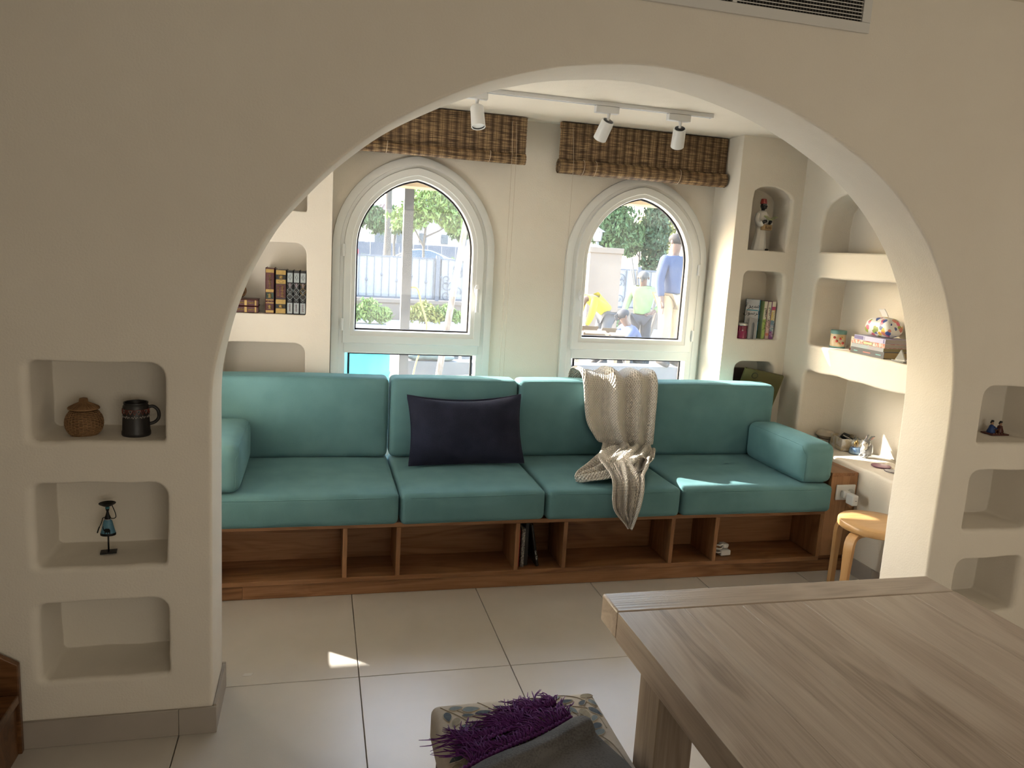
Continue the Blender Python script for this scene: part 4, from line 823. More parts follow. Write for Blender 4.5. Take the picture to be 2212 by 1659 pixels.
for i in range(5): MB().ball((-0.03 + i * 0.014, -0.024, 0.0075), (0.003, 0.003, 0.0016), 8, 5).build('cup', SKIN, dq, smooth=180)

# ------------------------------------------------------------------ books
PAGE = M('book_pages', (0.62, 0.55, 0.44), 0.9, var=(300, (0.50, 0.44, 0.34), 0.3), scale=(1, 0.05, 0.05))
GOLD = M('gilt', (0.46, 0.31, 0.10), 0.42, 0.55, var=(60, (0.30, 0.20, 0.07), 0.3)); SILV = M('silver_print', (0.42, 0.46, 0.47), 0.45, 0.35, var=(60, (0.27, 0.31, 0.33), 0.3))
def book(label, w, h, d, cover, group, loc, rot=(0, 0, 0), name='book', bands=(), title=None, tsize=0.02, tmat=None, tz=None, trot=True, label2=None):
    """upright book, spine facing -Y at y = 0, base at z = 0, centred in x"""
    r = empty(name, loc, label=label, cat='book', group=group); r.rotation_euler = rot; t = 0.0022
    m = MB(); m.prism([(-w / 2, d), (-w / 2, 0.004), (-w / 2 + 0.004, 0), (w / 2 - 0.004, 0), (w / 2, 0.004), (w / 2, d), (w / 2 - t, d), (w / 2 - t, t + 0.002), (-w / 2 + t, t + 0.002), (-w / 2 + t, d)], 0, h, 'XY'); m.build('cover', cover, r, smooth=0)
    MB().box(-w / 2 + t + 0.0002, w / 2 - t - 0.0002, t + 0.0025, d - 0.004, 0.003, h - 0.003).build('pages', PAGE, r, smooth=0)
    for z0, z1, mt in bands: MB().box(-w / 2 + 0.003, w / 2 - 0.003, -0.0006, 0.0005, z0, z1).build('spine_band', mt, r, smooth=0)
    if title: lettering('title', title, tsize, tmat, r, (0, -0.0009, tz if tz is not None else h * 0.55), (PI / 2, {True: -PI / 2, False: 0, 'down': PI / 2}[trot], 0))
    return r
MAR = M('maroon_leather', (0.075, 0.012, 0.012), 0.45); GRNL = M('dark_green_leather', (0.012, 0.035, 0.02), 0.45); BLKL = M('black_leather', (0.014, 0.013, 0.014), 0.45); PNK = M('faded_print', (0.30, 0.24, 0.26), 0.6)
GV = 'gilt volumes on the left alcove shelf'; ZB = 1.2425
def orn(par, cx, cz, w, h, mat, kind):
    """gilt ornament strokes on a spine"""
    if kind == 'lozenge': pts = [(cx - w / 2, cz), (cx, cz + h / 2), (cx + w / 2, cz), (cx, cz - h / 2)]; MB().tube([(a, -0.0011, b) for a, b in pts], 0.0009, 4, closed=True).build('gilt_lozenge', mat, par, smooth=180)
    if kind == 'script':
        p = [(cx + w / 2 * math.sin(k * 1.9) * (0.6 + 0.4 * math.sin(k * 0.7)), -0.0011, cz - h / 2 + h * k / 34) for k in range(35)]; MB().tube(catmull(p, 2), 0.0010, 4).build('gilt_script', mat, par, smooth=180)
    if kind == 'scroll':
        for sg in (-1, 1): MB().tube([(cx + sg * w * 0.28 * (1 - math.cos(k * 0.42)) * 0.9, -0.0011, cz - h / 2 + h * k / 22) for k in range(23)], 0.0011, 4).build('silver_scroll', mat, par, smooth=180)
b1 = book('tall maroon book with gilt bands, leftmost of the upright volumes', 0.046, 0.243, 0.17, MAR, GV, (-0.2485, 4.296, ZB), bands=[(0.006, 0.018, GOLD), (0.072, 0.076, GOLD), (0.080, 0.112, GRNL), (0.115, 0.130, GOLD), (0.218, 0.236, GOLD), (0.056, 0.060, GOLD)])
orn(b1, 0, 0.172, 0.020, 0.075, GOLD, 'script'); orn(b1, 0, 0.066, 0.024, 0.014, GOLD, 'lozenge'); orn(b1, 0, 0.036, 0.024, 0.02, GOLD, 'script'); orn(b1, 0, 0.096, 0.026, 0.022, GOLD, 'script')
b2 = book('thick black book with broad gilt and maroon spine panels', 0.056, 0.237, 0.17, BLKL, GV, (-0.1925, 4.296, ZB), bands=[(0.004, 0.030, GOLD), (0.054, 0.078, GOLD), (0.086, 0.158, MAR), (0.162, 0.184, GOLD), (0.210, 0.233, GOLD)])
orn(b2, 0.008, 0.122, 0.022, 0.062, GOLD, 'script'); orn(b2, -0.013, 0.122, 0.010, 0.05, GOLD, 'script'); orn(b2, 0, 0.197, 0.03, 0.016, GOLD, 'script'); orn(b2, 0, 0.173, 0.03, 0.015, BLKL, 'lozenge'); orn(b2, 0, 0.042, 0.03, 0.014, GOLD, 'script')
for i, (x, ex) in enumerate(((-0.1455, 'beside the thick gilt-banded one'), (-0.1120, 'second from the niche edge'), (-0.0785, 'nearest the niche edge'))):
    bb = book('slim black book with silver scrollwork spine, ' + ex, 0.0325, 0.235, 0.17, BLKL, GV, (x, 4.296, ZB), bands=[(0.006, 0.062, SILV), (0.172, 0.222, SILV)])
    orn(bb, 0, 0.135, 0.030, 0.065, SILV if i < 2 else GOLD, 'scroll'); orn(bb, 0, 0.105, 0.030, 0.06, SILV, 'scroll'); orn(bb, 0, 0.074, 0.016, 0.016, SILV, 'lozenge'); orn(bb, 0, 0.036, 0.014, 0.04, PNK, 'script'); orn(bb, 0, 0.198, 0.012, 0.03, BLKL, 'lozenge'); orn(bb, 0, 0.156, 0.018, 0.02, PNK, 'script')
for i in range(2):
    hb = book(['maroon gilt book lying flat, lower of the two', 'maroon gilt book lying flat on another, under the woven ball'][i], 0.034, 0.17, 0.13, MAR, 'maroon books lying flat', (-0.307, 4.300, ZB + 0.0176 + 0.0355 * i), rot=(0, -PI / 2, 0), bands=[(0.010, 0.018, GOLD), (0.058, 0.070, GOLD), (0.13, 0.138, GOLD)])
    orn(hb, 0, 0.038, 0.012, 0.032, GOLD, 'script'); orn(hb, 0, 0.092, 0.014, 0.036, GOLD, 'script')
wb = empty('woven_ball', (-0.412, 4.36, ZB + 0.071), label='brown woven ball on the flat books, half hidden by the arch', cat='ornament')
MB().ball((0, 0, 0.040), 0.038, 24, 14).build('core', WICKD, wb, smooth=180)
for i in range(10):
    a = i * 0.628; R = Euler((a, a * 0.7, 0)).to_matrix(); MB().tube([tuple(R @ Vector((0.0395 * math.cos(t), 0.0395 * math.sin(t), 0)) + Vector((0, 0, 0.0415))) for t in [2 * PI * j / 32 for j in range(32)]], 0.002, 5, closed=True).build('strand', WICK, wb, smooth=180)

# right niche: picture books, candle, bookend
ZR = 1.1955
SIRA = ar(0xFEB3, 0xFEF4, 0xFEAE, 0xFE93); RASUL = ar(0xFE8D, 0xFEDF, 0xFEAE, 0xFEB3, 0xFEEE, 0xFEDD); QISAS = ar(0xFED7, 0xFEBC, 0xFEBA); ANBIYA = ar(0xFE8D, 0xFEF7, 0xFEE7, 0xFE92, 0xFEF4, 0xFE8E, 0xFE80)
SKYB = M('sky_blue_cover', (0.08, 0.32, 0.48), 0.4, var=(8, (0.03, 0.18, 0.33), 0.3)); LIME = M('cream_lime_cover', (0.62, 0.64, 0.42), 0.45, var=(7, (0.36, 0.50, 0.16), 0.25)); PINKC = M('pink_cream_cover', (0.66, 0.56, 0.48), 0.45, var=(9, (0.62, 0.34, 0.32), 0.25)); MULT = M('violet_gold_cover', (0.60, 0.45, 0.22), 0.45, var=(7, (0.26, 0.09, 0.30), 0.18)); WCOV = M('pale_grey_cover', (0.60, 0.60, 0.58), 0.45, var=(6, (0.42, 0.44, 0.46), 0.3)); INK = M('black_ink', (0.01, 0.01, 0.012), 0.6); MAG = M('magenta_print', (0.45, 0.07, 0.16), 0.5); TEALP = M('teal_print', (0.03, 0.25, 0.33), 0.5); WPR = M('white_print', (0.75, 0.73, 0.70), 0.5); GRP = M('green_print', (0.10, 0.28, 0.06), 0.5)
GB = 'picture books in the right alcove niche'
b = book('pale book turned to show its cover with large black Arabic title', 0.016, 0.246, 0.080, WCOV, GB, (2.684, 4.305, ZR), rot=(0, 0, math.radians(62)))
MB().box(-0.0084, -0.0080, 0.006, 0.074, 0.176, 0.182).build('cover_rule', TEALP, b)
lettering('title', SIRA, 0.043, INK, b, (-0.0086, 0.041, 0.208), (PI / 2, 0, -PI / 2)); lettering('title', RASUL, 0.036, INK, b, (-0.0086, 0.041, 0.163), (PI / 2, 0, -PI / 2))
VIO = M('violet_print', (0.22, 0.07, 0.25), 0.5); BGR = M('blue_grey_print', (0.16, 0.26, 0.34), 0.5); YEP = M('yellow_print', (0.66, 0.52, 0.20), 0.5); CRP = M('cream_print', (0.66, 0.62, 0.50), 0.5); LIP = M('lime_print', (0.33, 0.46, 0.12), 0.5); REP = M('coral_print', (0.60, 0.20, 0.14), 0.5); ROSE = M('rose_print', (0.64, 0.44, 0.40), 0.5); DTE = M('deep_teal_print', (0.02, 0.13, 0.17), 0.5); BLP = M('bright_blue_print', (0.10, 0.36, 0.55), 0.5)
book('sky blue picture book standing next to the pale one', 0.040, 0.242, 0.11, SKYB, GB, (2.7062, 4.358, ZR), bands=[(0.0005, 0.05, DTE), (0.09, 0.2415, BLP)], title=QISAS, tsize=0.034, tmat=INK, tz=0.15)
book('cream and lime book with green spine lettering', 0.026, 0.238, 0.15, LIME, GB, (2.7395, 4.318, ZR), bands=[(0.0005, 0.125, LIP), (0.125, 0.2375, CRP)], title=RASUL + ' ' + QISAS, tsize=0.026, tmat=INK, tz=0.12)
book('pale pink book with dark spine lettering', 0.026, 0.236, 0.15, PINKC, GB, (2.7675, 4.318, ZR), bands=[(0.0005, 0.022, ROSE), (0.022, 0.038, REP), (0.038, 0.12, ROSE), (0.12, 0.2355, CRP)], title=ANBIYA + ' ' + QISAS, tsize=0.024, tmat=INK, tz=0.135)
book('violet and gold book, rightmost, with white lettering', 0.031, 0.238, 0.15, MULT, GB, (2.7975, 4.318, ZR), bands=[(0.0005, 0.05, VIO), (0.05, 0.12, BGR), (0.12, 0.185, YEP), (0.185, 0.206, MAG), (0.206, 0.2375, CRP)], title=ANBIYA + ' ' + QISAS, tsize=0.030, tmat=WPR, tz=0.10)
be_ = empty('bookend', (2.640, 4.288, ZR), label='grey metal bookend with a cut-out in front of the pale book', cat='bookend'); BE = M('grey_metal_sheet', (0.36, 0.36, 0.37), 0.4, 0.5)
m = MB(); m.prism([(-0.03, 0.0), (-0.008, 0.0), (-0.008, 0.09), (0.0, 0.104), (0.010, 0.104), (0.016, 0.09), (0.016, 0), (0.034, 0), (0.034, 0.125), (-0.03, 0.135)], -0.001, 0.001); m.build('upright', BE, be_, smooth=0, rot=(0, 0, math.radians(12))); MB().box(-0.03, 0.034, -0.012, -0.0015, 0.0002, 0.002).build('foot', BE, be_, rot=(0, 0, math.radians(12)))
cj = empty('candle_jar', (2.583, 4.314, ZR), label='dark red glass candle jar with silver lid in front of the books', cat='candle'); MB().lathe([(0.0, 0.0), (0.034, 0.0), (0.036, 0.004), (0.036, 0.078), (0.033, 0.084)], 32).build('jar', M('red_glass', (0.16, 0.008, 0.035), 0.12, coat=0.6), cj, smooth=50); MB().lathe([(0.0365, 0.0), (0.0365, 0.044), (0.0366, 0.0441)], 32, cap=False).build('label_band', M('magenta_wax', (0.22, 0.01, 0.05), 0.3), cj, smooth=50, loc=(0, 0, 0.005)); MB().lathe([(0.0345, 0.082), (0.036, 0.085), (0.036, 0.094), (0.034, 0.097), (0.0, 0.097)], 32).build('lid', M('brushed_silver', (0.55, 0.54, 0.52), 0.35, 0.9), cj, smooth=50)
OLIV = M('olive_cloth_cover', (0.105, 0.095, 0.028), 0.6); OLED = M('olive_yellow_edge', (0.42, 0.36, 0.10), 0.7)
bo = empty('olive_book', (2.565, 4.40, 0.708), label='large olive book tilted in the lowest right alcove niche', cat='book'); m = MB(); m.box(0, 0.25, -0.012, 0.012, 0, 0.31); m.build('cover', OLIV, bo, bevel=0.001); MB().box(0.246, 0.2506, -0.0115, 0.0115, 0.004, 0.306).build('fore_edge', OLED, bo); bo.rotation_euler = (math.radians(14), math.radians(9), math.radians(-12)); bo.location = (2.572, 4.335, 0.722)
MB().tube([(0.07 + 0.018 * math.cos(a), -0.0125, 0.275 + 0.018 * math.sin(a)) for a in [2 * PI * j / 20 for j in range(20)]], 0.002, 5, closed=True).build('emblem', INK, bo, smooth=180)
bd = empty('dark_book', (2.60, 4.43, 0.708), label='dark brown book behind the tilted olive book', cat='book'); MB().box(-0.03, 0.13, -0.012, 0.012, 0, 0.285).build('cover', M('dark_brown_cover', (0.05, 0.03, 0.022), 0.6), bd, bevel=0.001); MB().box(-0.028, 0.128, -0.010, 0.010, 0.283, 0.2858).build('pages', PAGE, bd)

# figurine in white robe
rf = empty('robed_figurine', (2.662, 4.352, 1.7455), label='ceramic figurine in a white robe and red fez holding an open book', cat='figurine')
ROBE = M('white_glaze', (0.74, 0.71, 0.66), 0.3, coat=0.3); DARKG = M('black_glaze', (0.012, 0.011, 0.012), 0.25, coat=0.4); FEZ = M('red_glaze', (0.30, 0.025, 0.02), 0.35, coat=0.3); TANW = M('tan_basket', (0.35, 0.24, 0.12), 0.7)
m = MB(); rings = []
for z, rx, ry, cx in ((0.0, 0.050, 0.036, -0.004), (0.006, 0.0515, 0.037, -0.004), (0.05, 0.044, 0.033, -0.002), (0.10, 0.037, 0.029, 0.0), (0.135, 0.033, 0.027, 0.0), (0.16, 0.036, 0.028, 0.0), (0.19, 0.040, 0.029, 0.0), (0.215, 0.040, 0.028, 0.0), (0.232, 0.030, 0.024, 0.0), (0.243, 0.016, 0.016, 0.002)):
    k = 0.07 * max(0, 1 - z / 0.12); rings.append([(cx + rx * (1 + k * math.cos(9 * a)) * math.cos(a), ry * (1 + k * math.cos(9 * a)) * math.sin(a), z) for a in [2 * PI * j / 54 for j in range(54)]])
m.loft(rings).build('robe', ROBE, rf, smooth=60)
MB().lathe([(0.011, 0.236), (0.0105, 0.252)], 16, (0.002, 0)).build('neck', DARKG, rf, smooth=60); hdm = MB(); hdm.ball((0.004, -0.001, 0.272), (0.0195, 0.021, 0.026), 18, 12).ball((0.010, -0.021, 0.268), (0.0045, 0.006, 0.006), 8, 6).ball((0.008, -0.017, 0.257), (0.008, 0.006, 0.004), 8, 6).ball((-0.016, 0.002, 0.270), (0.004, 0.005, 0.008), 8, 6).ball((0.0235, 0.002, 0.270), (0.004, 0.005, 0.008), 8, 6); hdm.build('head', DARKG, rf, smooth=180, remesh=0.0022)
for x in (0.002, 0.015): MB().ball((x, -0.0205, 0.276), (0.0028, 0.0015, 0.002), 8, 5).build('eye', ROBE, rf, smooth=180)
MB().lathe([(0.021, 0.284), (0.0215, 0.286), (0.0165, 0.312), (0.015, 0.314), (0.0, 0.314)], 24, (0.003, 0.001), cap=False).build('fez', FEZ, rf, smooth=40)
for sg in (-1, 1):
    MB().tube(catmull([(sg * 0.034, 0, 0.222), (sg * 0.047, -0.006, 0.185), (sg * 0.042, -0.026, 0.160), (sg * 0.030, -0.038, 0.166)], 5), [0.013 + 0.006 * k / 15 for k in range(16)], 10).build('sleeve', ROBE, rf, smooth=180); MB().tube([(sg * 0.034, -0.034, 0.164), (sg * 0.024, -0.050, 0.176), (sg * 0.015, -0.060, 0.180)], [0.011, 0.011, 0.008], 8).build('hand', DARKG, rf, smooth=180)
for sg in (-1, 1): MB().add([(0.0, -0.050, 0.184), (sg * 0.042, -0.056, 0.206), (sg * 0.046, -0.086, 0.204), (0.002, -0.082, 0.182), (0.0, -0.050, 0.188), (sg * 0.042, -0.056, 0.210), (sg * 0.046, -0.086, 0.208), (0.002, -0.082, 0.186)], [(0, 1, 2, 3), (4, 7, 6, 5), (0, 4, 5, 1), (1, 5, 6, 2), (2, 6, 7, 3), (3, 7, 4, 0)]).build('open_page', M('printed_page', (0.52, 0.46, 0.28), 0.6, var=(60, (0.30, 0.33, 0.15), 0.2)), rf, smooth=0)
MB().box(-0.030, 0.038, -0.056, -0.026, 0.124, 0.158).build('basket', TANW, rf, bevel=0.003); lettering('basket_sign', 'Roti', 0.030, M('sign_brown', (0.10, 0.04, 0.015), 0.6), rf, (0.004, -0.0566, 0.140), (PI / 2, 0, 0))
MB().ball((0.036, -0.028, 0.006), (0.012, 0.018, 0.007), 12, 7).build('shoe', DARKG, rf, smooth=180)
rf.rotation_euler = (0, 0, 0.25)

# ------------------------------------------------------------------ right side wall shelf
ZM = 1.201
tn = empty('storage_tin', (2.994, 3.925, ZM), label='round cream tin with teal lid on the middle right shelf', cat='tin'); TLID = M('teal_tin', (0.14, 0.30, 0.29), 0.4); CREAMT = M('cream_tin_print', (0.66, 0.59, 0.46), 0.45, var=(38, (0.62, 0.46, 0.26), 0.1))
MB().lathe([(0.0, 0.0), (0.043, 0.0), (0.044, 0.004), (0.043, 0.008)], 36).build('base', TLID, tn, smooth=40); MB().lathe([(0.0425, 0.008), (0.0425, 0.082)], 36).build('body', CREAMT, tn, smooth=40); MB().lathe([(0.0445, 0.080), (0.045, 0.083), (0.045, 0.099), (0.043, 0.102), (0.0, 0.102)], 36).build('lid', TLID, tn, smooth=40)
for i, (a, z, c) in enumerate(((-1.9, 0.055, 'tin_red'), (-2.35, 0.040, 'tin_red'), (-1.5, 0.03, 'tin_red'), (-2.0, 0.025, 'tin_gold'), (-2.7, 0.06, 'tin_red'), (-1.75, 0.060, 'tin_gold'))): MB().ball((0.0425 * math.cos(a), 0.0425 * math.sin(a), z), (0.008, 0.008, 0.008), 10, 6).build('printed_motif', M(c, (0.45, 0.06, 0.05) if c == 'tin_red' else (0.55, 0.36, 0.14), 0.5), tn, smooth=180).scale = (1, 1, 1)
rc = empty('red_cream_box', (3.01, 3.755, ZM), label='red and cream wavy-patterned box behind the book pile', cat='box'); MB().box(-0.05, 0.05, -0.02, 0.02, 0, 0.085).build('box', M('cream_card', (0.66, 0.55, 0.40), 0.6), rc, bevel=0.002, rot=(0, 0, 0.25)); 
for k in (0, 1): MB().tube([(-0.0515, -0.004 + 0.010 * math.sin(z * 70 + k), z) for z in [0.006 + 0.0066 * q for q in range(11)]], [0.009 * (0.55 + 0.45 * math.sin(q * 0.9 + k * 1.5)) for q in range(11)], 6, flat=0.15).build('red_wave', M('red_card', (0.42, 0.03, 0.025), 0.6), rc, smooth=180, rot=(0, 0, 0.25), loc=(0, k * 0.012, 0))
GS = 'stacked books on the middle right shelf'
def flatbook(label, z0, th, y0, y1, x0, x1, cover, title, tm, pages=PAGE, bands=()):
    r = empty('stacked_book', (x0, (y0 + y1) / 2, z0), label=label, cat='book', group=GS); L = y1 - y0; D = x1 - x0
    m = MB(); m.box(0.0, D, -L / 2, L / 2, 0, 0.002).box(0, D, -L / 2, L / 2, th - 0.002, th).box(0, 0.002, -L / 2, L / 2, 0.002, th - 0.002); m.build('cover', cover, r, smooth=0)
    MB().box(0.003, D - 0.003, -L / 2 + 0.003, L / 2 - 0.003, 0.0022, th - 0.0022).build('pages', pages, r, smooth=0)
    for a, b, mt in bands: MB().box(-0.0006, 0.0004, -L / 2 + L * a, -L / 2 + L * b, 0.003, th - 0.003).build('spine_band', mt, r, smooth=0)
    if title: lettering('title', title[0], title[1], tm, r, (-0.0009, title[2], th / 2), (PI / 2, 0, -PI / 2))
    return r
GRP_ = M('grey_pages', (0.40, 0.37, 0.36), 0.9)
b = flatbook('thick charcoal book at the bottom of the pile', ZM, 0.036, 3.425, 3.690, 2.905, 3.062, M('charcoal_cover', (0.045, 0.047, 0.055), 0.5), None, None, M('tan_pages', (0.36, 0.27, 0.14), 0.9))
for dy, c, l in ((0.09, 'print_aqua', 0.03), (0.0, 'print_coral', 0.06), (-0.09, 'print_aqua', 0.04)): MB().box(-0.0008, 0.0003, dy - l / 2, dy + l / 2, 0.015, 0.020).build('spine_print', M(c, (0.15, 0.42, 0.42) if c == 'print_aqua' else (0.55, 0.16, 0.13), 0.5), b)
flatbook('pale mauve and aqua book lying second in the pile', ZM + 0.0364, 0.020, 3.430, 3.685, 2.902, 3.058, M('mauve_aqua_cover', (0.36, 0.28, 0.31), 0.5, var=(9, (0.25, 0.38, 0.40), 0.2)), None, None, M('olive_pages', (0.26, 0.23, 0.13), 0.9))
b = flatbook('cream book with red floral spine lying third in the pile', ZM + 0.0568, 0.022, 3.428, 3.690, 2.905, 3.060, M('red_floral_cover', (0.66, 0.56, 0.50), 0.5, var=(70, (0.55, 0.13, 0.08), 0.12)), None, None, GRP_, bands=[(0.36, 0.64, INK)])
MB().box(-0.0010, -0.0005, -0.034, 0.034, 0.005, 0.017).build('spine_label', M('label_yellow', (0.62, 0.50, 0.25), 0.5), b)
flatbook('lavender book with purple spine end on top of the pile', ZM + 0.0792, 0.025, 3.432, 3.676, 2.908, 3.058, M('lavender_cover', (0.45, 0.44, 0.62), 0.5), None, None, GRP_, bands=[(0.70, 1.0, M('purple_cover', (0.11, 0.09, 0.26), 0.5)), (0.655, 0.665, M('purple_cover', (0.11, 0.09, 0.26), 0.5)), (0.03, 0.06, MATS['purple_cover'])])
ts = empty('tissue_pack', (2.985, 3.548, ZM + 0.1175), label='soft tissue pack with colourful flower print on the book pile', cat='tissue pack')
def tiss_mat():
    m = bpy.data.materials.new('tissue_print'); m.use_nodes = True; nt = m.node_tree; b = nt.nodes['Principled BSDF']; b.inputs['Roughness'].default_value = 0.35
    tc = node(nt, 'ShaderNodeTexCoord'); v = node(nt, 'ShaderNodeTexVoronoi', Scale=42.0); nt.links.new(tc.outputs['Object'], v.inputs['Vector']); h = node(nt, 'ShaderNodeSeparateColor'); nt.links.new(v.outputs['Color'], h.inputs[0])
    r = node(nt, 'ShaderNodeValToRGB'); r.color_ramp.interpolation = 'CONSTANT'; e = r.color_ramp.elements; e[0].color = (0.78, 0.76, 0.74, 1); e[0].position = 0; e[1].position = 0.34; e[1].color = (0.06, 0.10, 0.32, 1)
    for p, c in ((0.50, (0.60, 0.12, 0.20, 1)), (0.64, (0.28, 0.34, 0.06, 1)), (0.82, (0.70, 0.42, 0.04, 1)), (0.90, (0.55, 0.20, 0.16, 1))): q = e.new(p); q.color = c
    nt.links.new(h.outputs[0], r.inputs[0])
    gt = node(nt, 'ShaderNodeMath', operation='LESS_THAN'); gt.inputs[1].default_value = 0.62; nt.links.new(v.outputs['Distance'], gt.inputs[0]); mx = node(nt, 'ShaderNodeMixRGB'); mx.inputs[1].default_value = (0.78, 0.76, 0.74, 1); nt.links.new(gt.outputs[0], mx.inputs[0]); nt.links.new(r.outputs[0], mx.inputs[2]); nt.links.new(mx.outputs[0], b.inputs['Base Color']); return m
m, em_ = cushion_mesh(0.10, 0.205, 0.085, r=0.03, crown=(0.004, 0.0, 0.012), n=10, wob=0.004, seed=5); m.v = [(a, b_ * (1 - 0.15 * max(0, c / 0.04)), c + 0.0425) for a, b_, c in m.v]; o = m.build('wrapper', tiss_mat(), ts, smooth=180); weld(o)
MB().loft([[(x + 0.0, y, z) for x, y, z in ((-0.002, -0.022, 0.100), (0.004, -0.022, 0.100), (0.004, 0.022, 0.100), (-0.002, 0.022, 0.100))], [(-0.008, -0.014, 0.120), (-0.004, -0.014, 0.121), (-0.004, 0.03, 0.118), (-0.008, 0.03, 0.117)], [(-0.016, -0.004, 0.140), (-0.013, -0.004, 0.141), (-0.012, 0.04, 0.136), (-0.016, 0.04, 0.135)]]).build('tissue', M('white_tissue', (0.80, 0.79, 0.77), 0.9), ts, smooth=50)
gf = empty('glass_figurine', (2.925, 3.325, ZM), label='clear glass ornament at the end of the shelf beside the arch', cat='ornament'); MB().box(-0.02, 0.02, -0.045, 0.045, 0, 0.010).build('base', M('grey_glass', (0.30, 0.29, 0.26), 0.1, coat=0.5), gf, bevel=0.003); MB().prism([(-0.035, 0.010), (0.035, 0.010), (0.0, 0.065)], -0.004, 0.004, 'YZ').build('peak', MATS['grey_glass'], gf)

# ------------------------------------------------------------------ right ledge
ZL = 0.5985
pl_ = MB().lathe
GP = 'bowls stacked at the back of the right ledge'
STW = M('stoneware', (0.52, 0.46, 0.38), 0.4, coat=0.3); STWD = M('stoneware_rim', (0.10, 0.075, 0.055), 0.4)
for i, (lb, z, r) in enumerate((('stoneware bowl, lowest of the stack on the right ledge', 0.0, 0.050), ('stoneware dish with dark rim in the middle of the stack', 0.026, 0.056), ('cream dish turned upside down on top of the stack', 0.046, 0.058))):
    q = empty('stoneware_dish', (3.062, 4.012, ZL + z), label=lb, cat='dish', group=GP); MB().lathe([(0.0, 0.001), (r * 0.6, 0.001), (r * 0.62, 0.003), (r * 0.97, 0.020), (r, 0.024), (r * 0.96, 0.024), (r * 0.6, 0.006), (0, 0.006)] if i < 2 else [(0.0, 0.028), (r * 0.70, 0.027), (r * 0.82, 0.022), (r, 0.006), (r * 1.02, 0.002), (r * 0.97, 0.0015), (r * 0.6, 0.016), (0.0, 0.02)], 36, cap=False).build('dish', STW, q, smooth=50); MB().tube([(r * 0.985 * math.cos(a), r * 0.985 * math.sin(a), 0.024 if i < 2 else 0.003) for a in [2 * PI * j / 36 for j in range(36)]], 0.0016, 5, closed=True).build('rim', STWD if i == 1 else STW, q, smooth=180)
ob = empty('open_box', (3.105, 3.870, ZL), label='open white card box with gold leaf print and bits inside', cat='box'); CARD = M('white_card_gold_print', (0.76, 0.73, 0.69), 0.5, var=(26, (0.60, 0.50, 0.33), 0.07)); BINK = M('black_card', (0.02, 0.02, 0.022), 0.6); BX = math.radians(-14)
def obx(n, *b, mat=CARD): return MB().box(*b).build(n, mat, ob, rot=(0, 0, BX), bevel=0.0006)
obx('base_tray', -0.066, 0.066, -0.082, 0.082, 0.0, 0.020); obx('bottom', -0.060, 0.060, -0.076, 0.076, 0.0205, 0.024, mat=BINK)
obx('side', -0.064, -0.061, -0.080, 0.080, 0.0205, 0.070); obx('side', 0.061, 0.064, -0.080, 0.080, 0.0205, 0.070); obx('side', -0.0605, 0.0605, -0.080, -0.077, 0.0205, 0.070); obx('side', -0.0605, 0.0605, 0.077, 0.080, 0.0205, 0.070)
obx('lining', -0.0605, 0.0605, -0.0765, 0.0765, 0.024, 0.050, mat=BINK)
MB().cbox((0.0, -0.01, 0.064), (0.035, 0.055, 0.004), Euler((0.2, 0.5, 0.3)).to_matrix()).build('white_card', WPR, ob); MB().cbox((0.02, 0.045, 0.064), (0.05, 0.04, 0.012), Euler((0.2, -0.3, 0.5)).to_matrix()).build('black_case', BINK, ob, bevel=0.003); MB().cbox((0.02, -0.055, 0.066), (0.03, 0.03, 0.010), Euler((0.3, 0.3, 0.9)).to_matrix()).build('black_case', BINK, ob, bevel=0.003); MB().tube(catmull([(0.03, -0.02, 0.06), (0.04, -0.03, 0.085), (0.02, -0.05, 0.082), (0.03, -0.06, 0.06)], 5), 0.0018, 5).build('wire', MATS['grey_metal_sheet'], ob, smooth=180)
gb = empty('snow_globe', (3.078, 3.752, ZL), label='glass snow globe with blue base beside the rabbit', cat='snow globe'); GBL = M('cobalt_base', (0.03, 0.10, 0.28), 0.3, var=(40, (0.30, 0.42, 0.55), 0.12), coat=0.3)
MB().lathe([(0.0, 0.0), (0.034, 0.0), (0.036, 0.004), (0.034, 0.022), (0.029, 0.034), (0.0, 0.034)], 30, cap=False).build('base', GBL, gb, smooth=40)
def globe_glass():
    m = bpy.data.materials.new('clear_globe'); m.use_nodes = True; nt = m.node_tree; nt.nodes.remove(nt.nodes['Principled BSDF']); tr = node(nt, 'ShaderNodeBsdfTransparent'); tr.inputs[0].default_value = (0.93, 0.95, 0.95, 1); gl = node(nt, 'ShaderNodeBsdfGlossy'); gl.inputs['Roughness'].default_value = 0.03; lw = node(nt, 'ShaderNodeLayerWeight'); mx = node(nt, 'ShaderNodeMixShader'); lw.inputs[0].default_value = 0.3
    nt.links.new(lw.outputs['Facing'], mx.inputs[0]); nt.links.new(tr.outputs[0], mx.inputs[1]); nt.links.new(gl.outputs[0], mx.inputs[2]); nt.links.new(mx.outputs[0], nt.nodes['Material Output'].inputs[0]); return m
MB().ball((0, 0, 0.058), 0.030, 24, 14).build('globe', globe_glass(), gb, smooth=180)
GLDB = M('antique_gold', (0.30, 0.18, 0.06), 0.35, 0.8); tw = MB()
for x, h, r in ((-0.008, 0.040, 0.005), (0.004, 0.050, 0.006), (0.012, 0.036, 0.004)): tw.lathe([(r, 0.034), (r, 0.034 + h * 0.6), (r * 1.2, 0.034 + h * 0.62), (0.0005, 0.034 + h)], 10, (x, 0.0))
tw.build('towers', GLDB, gb, smooth=40)
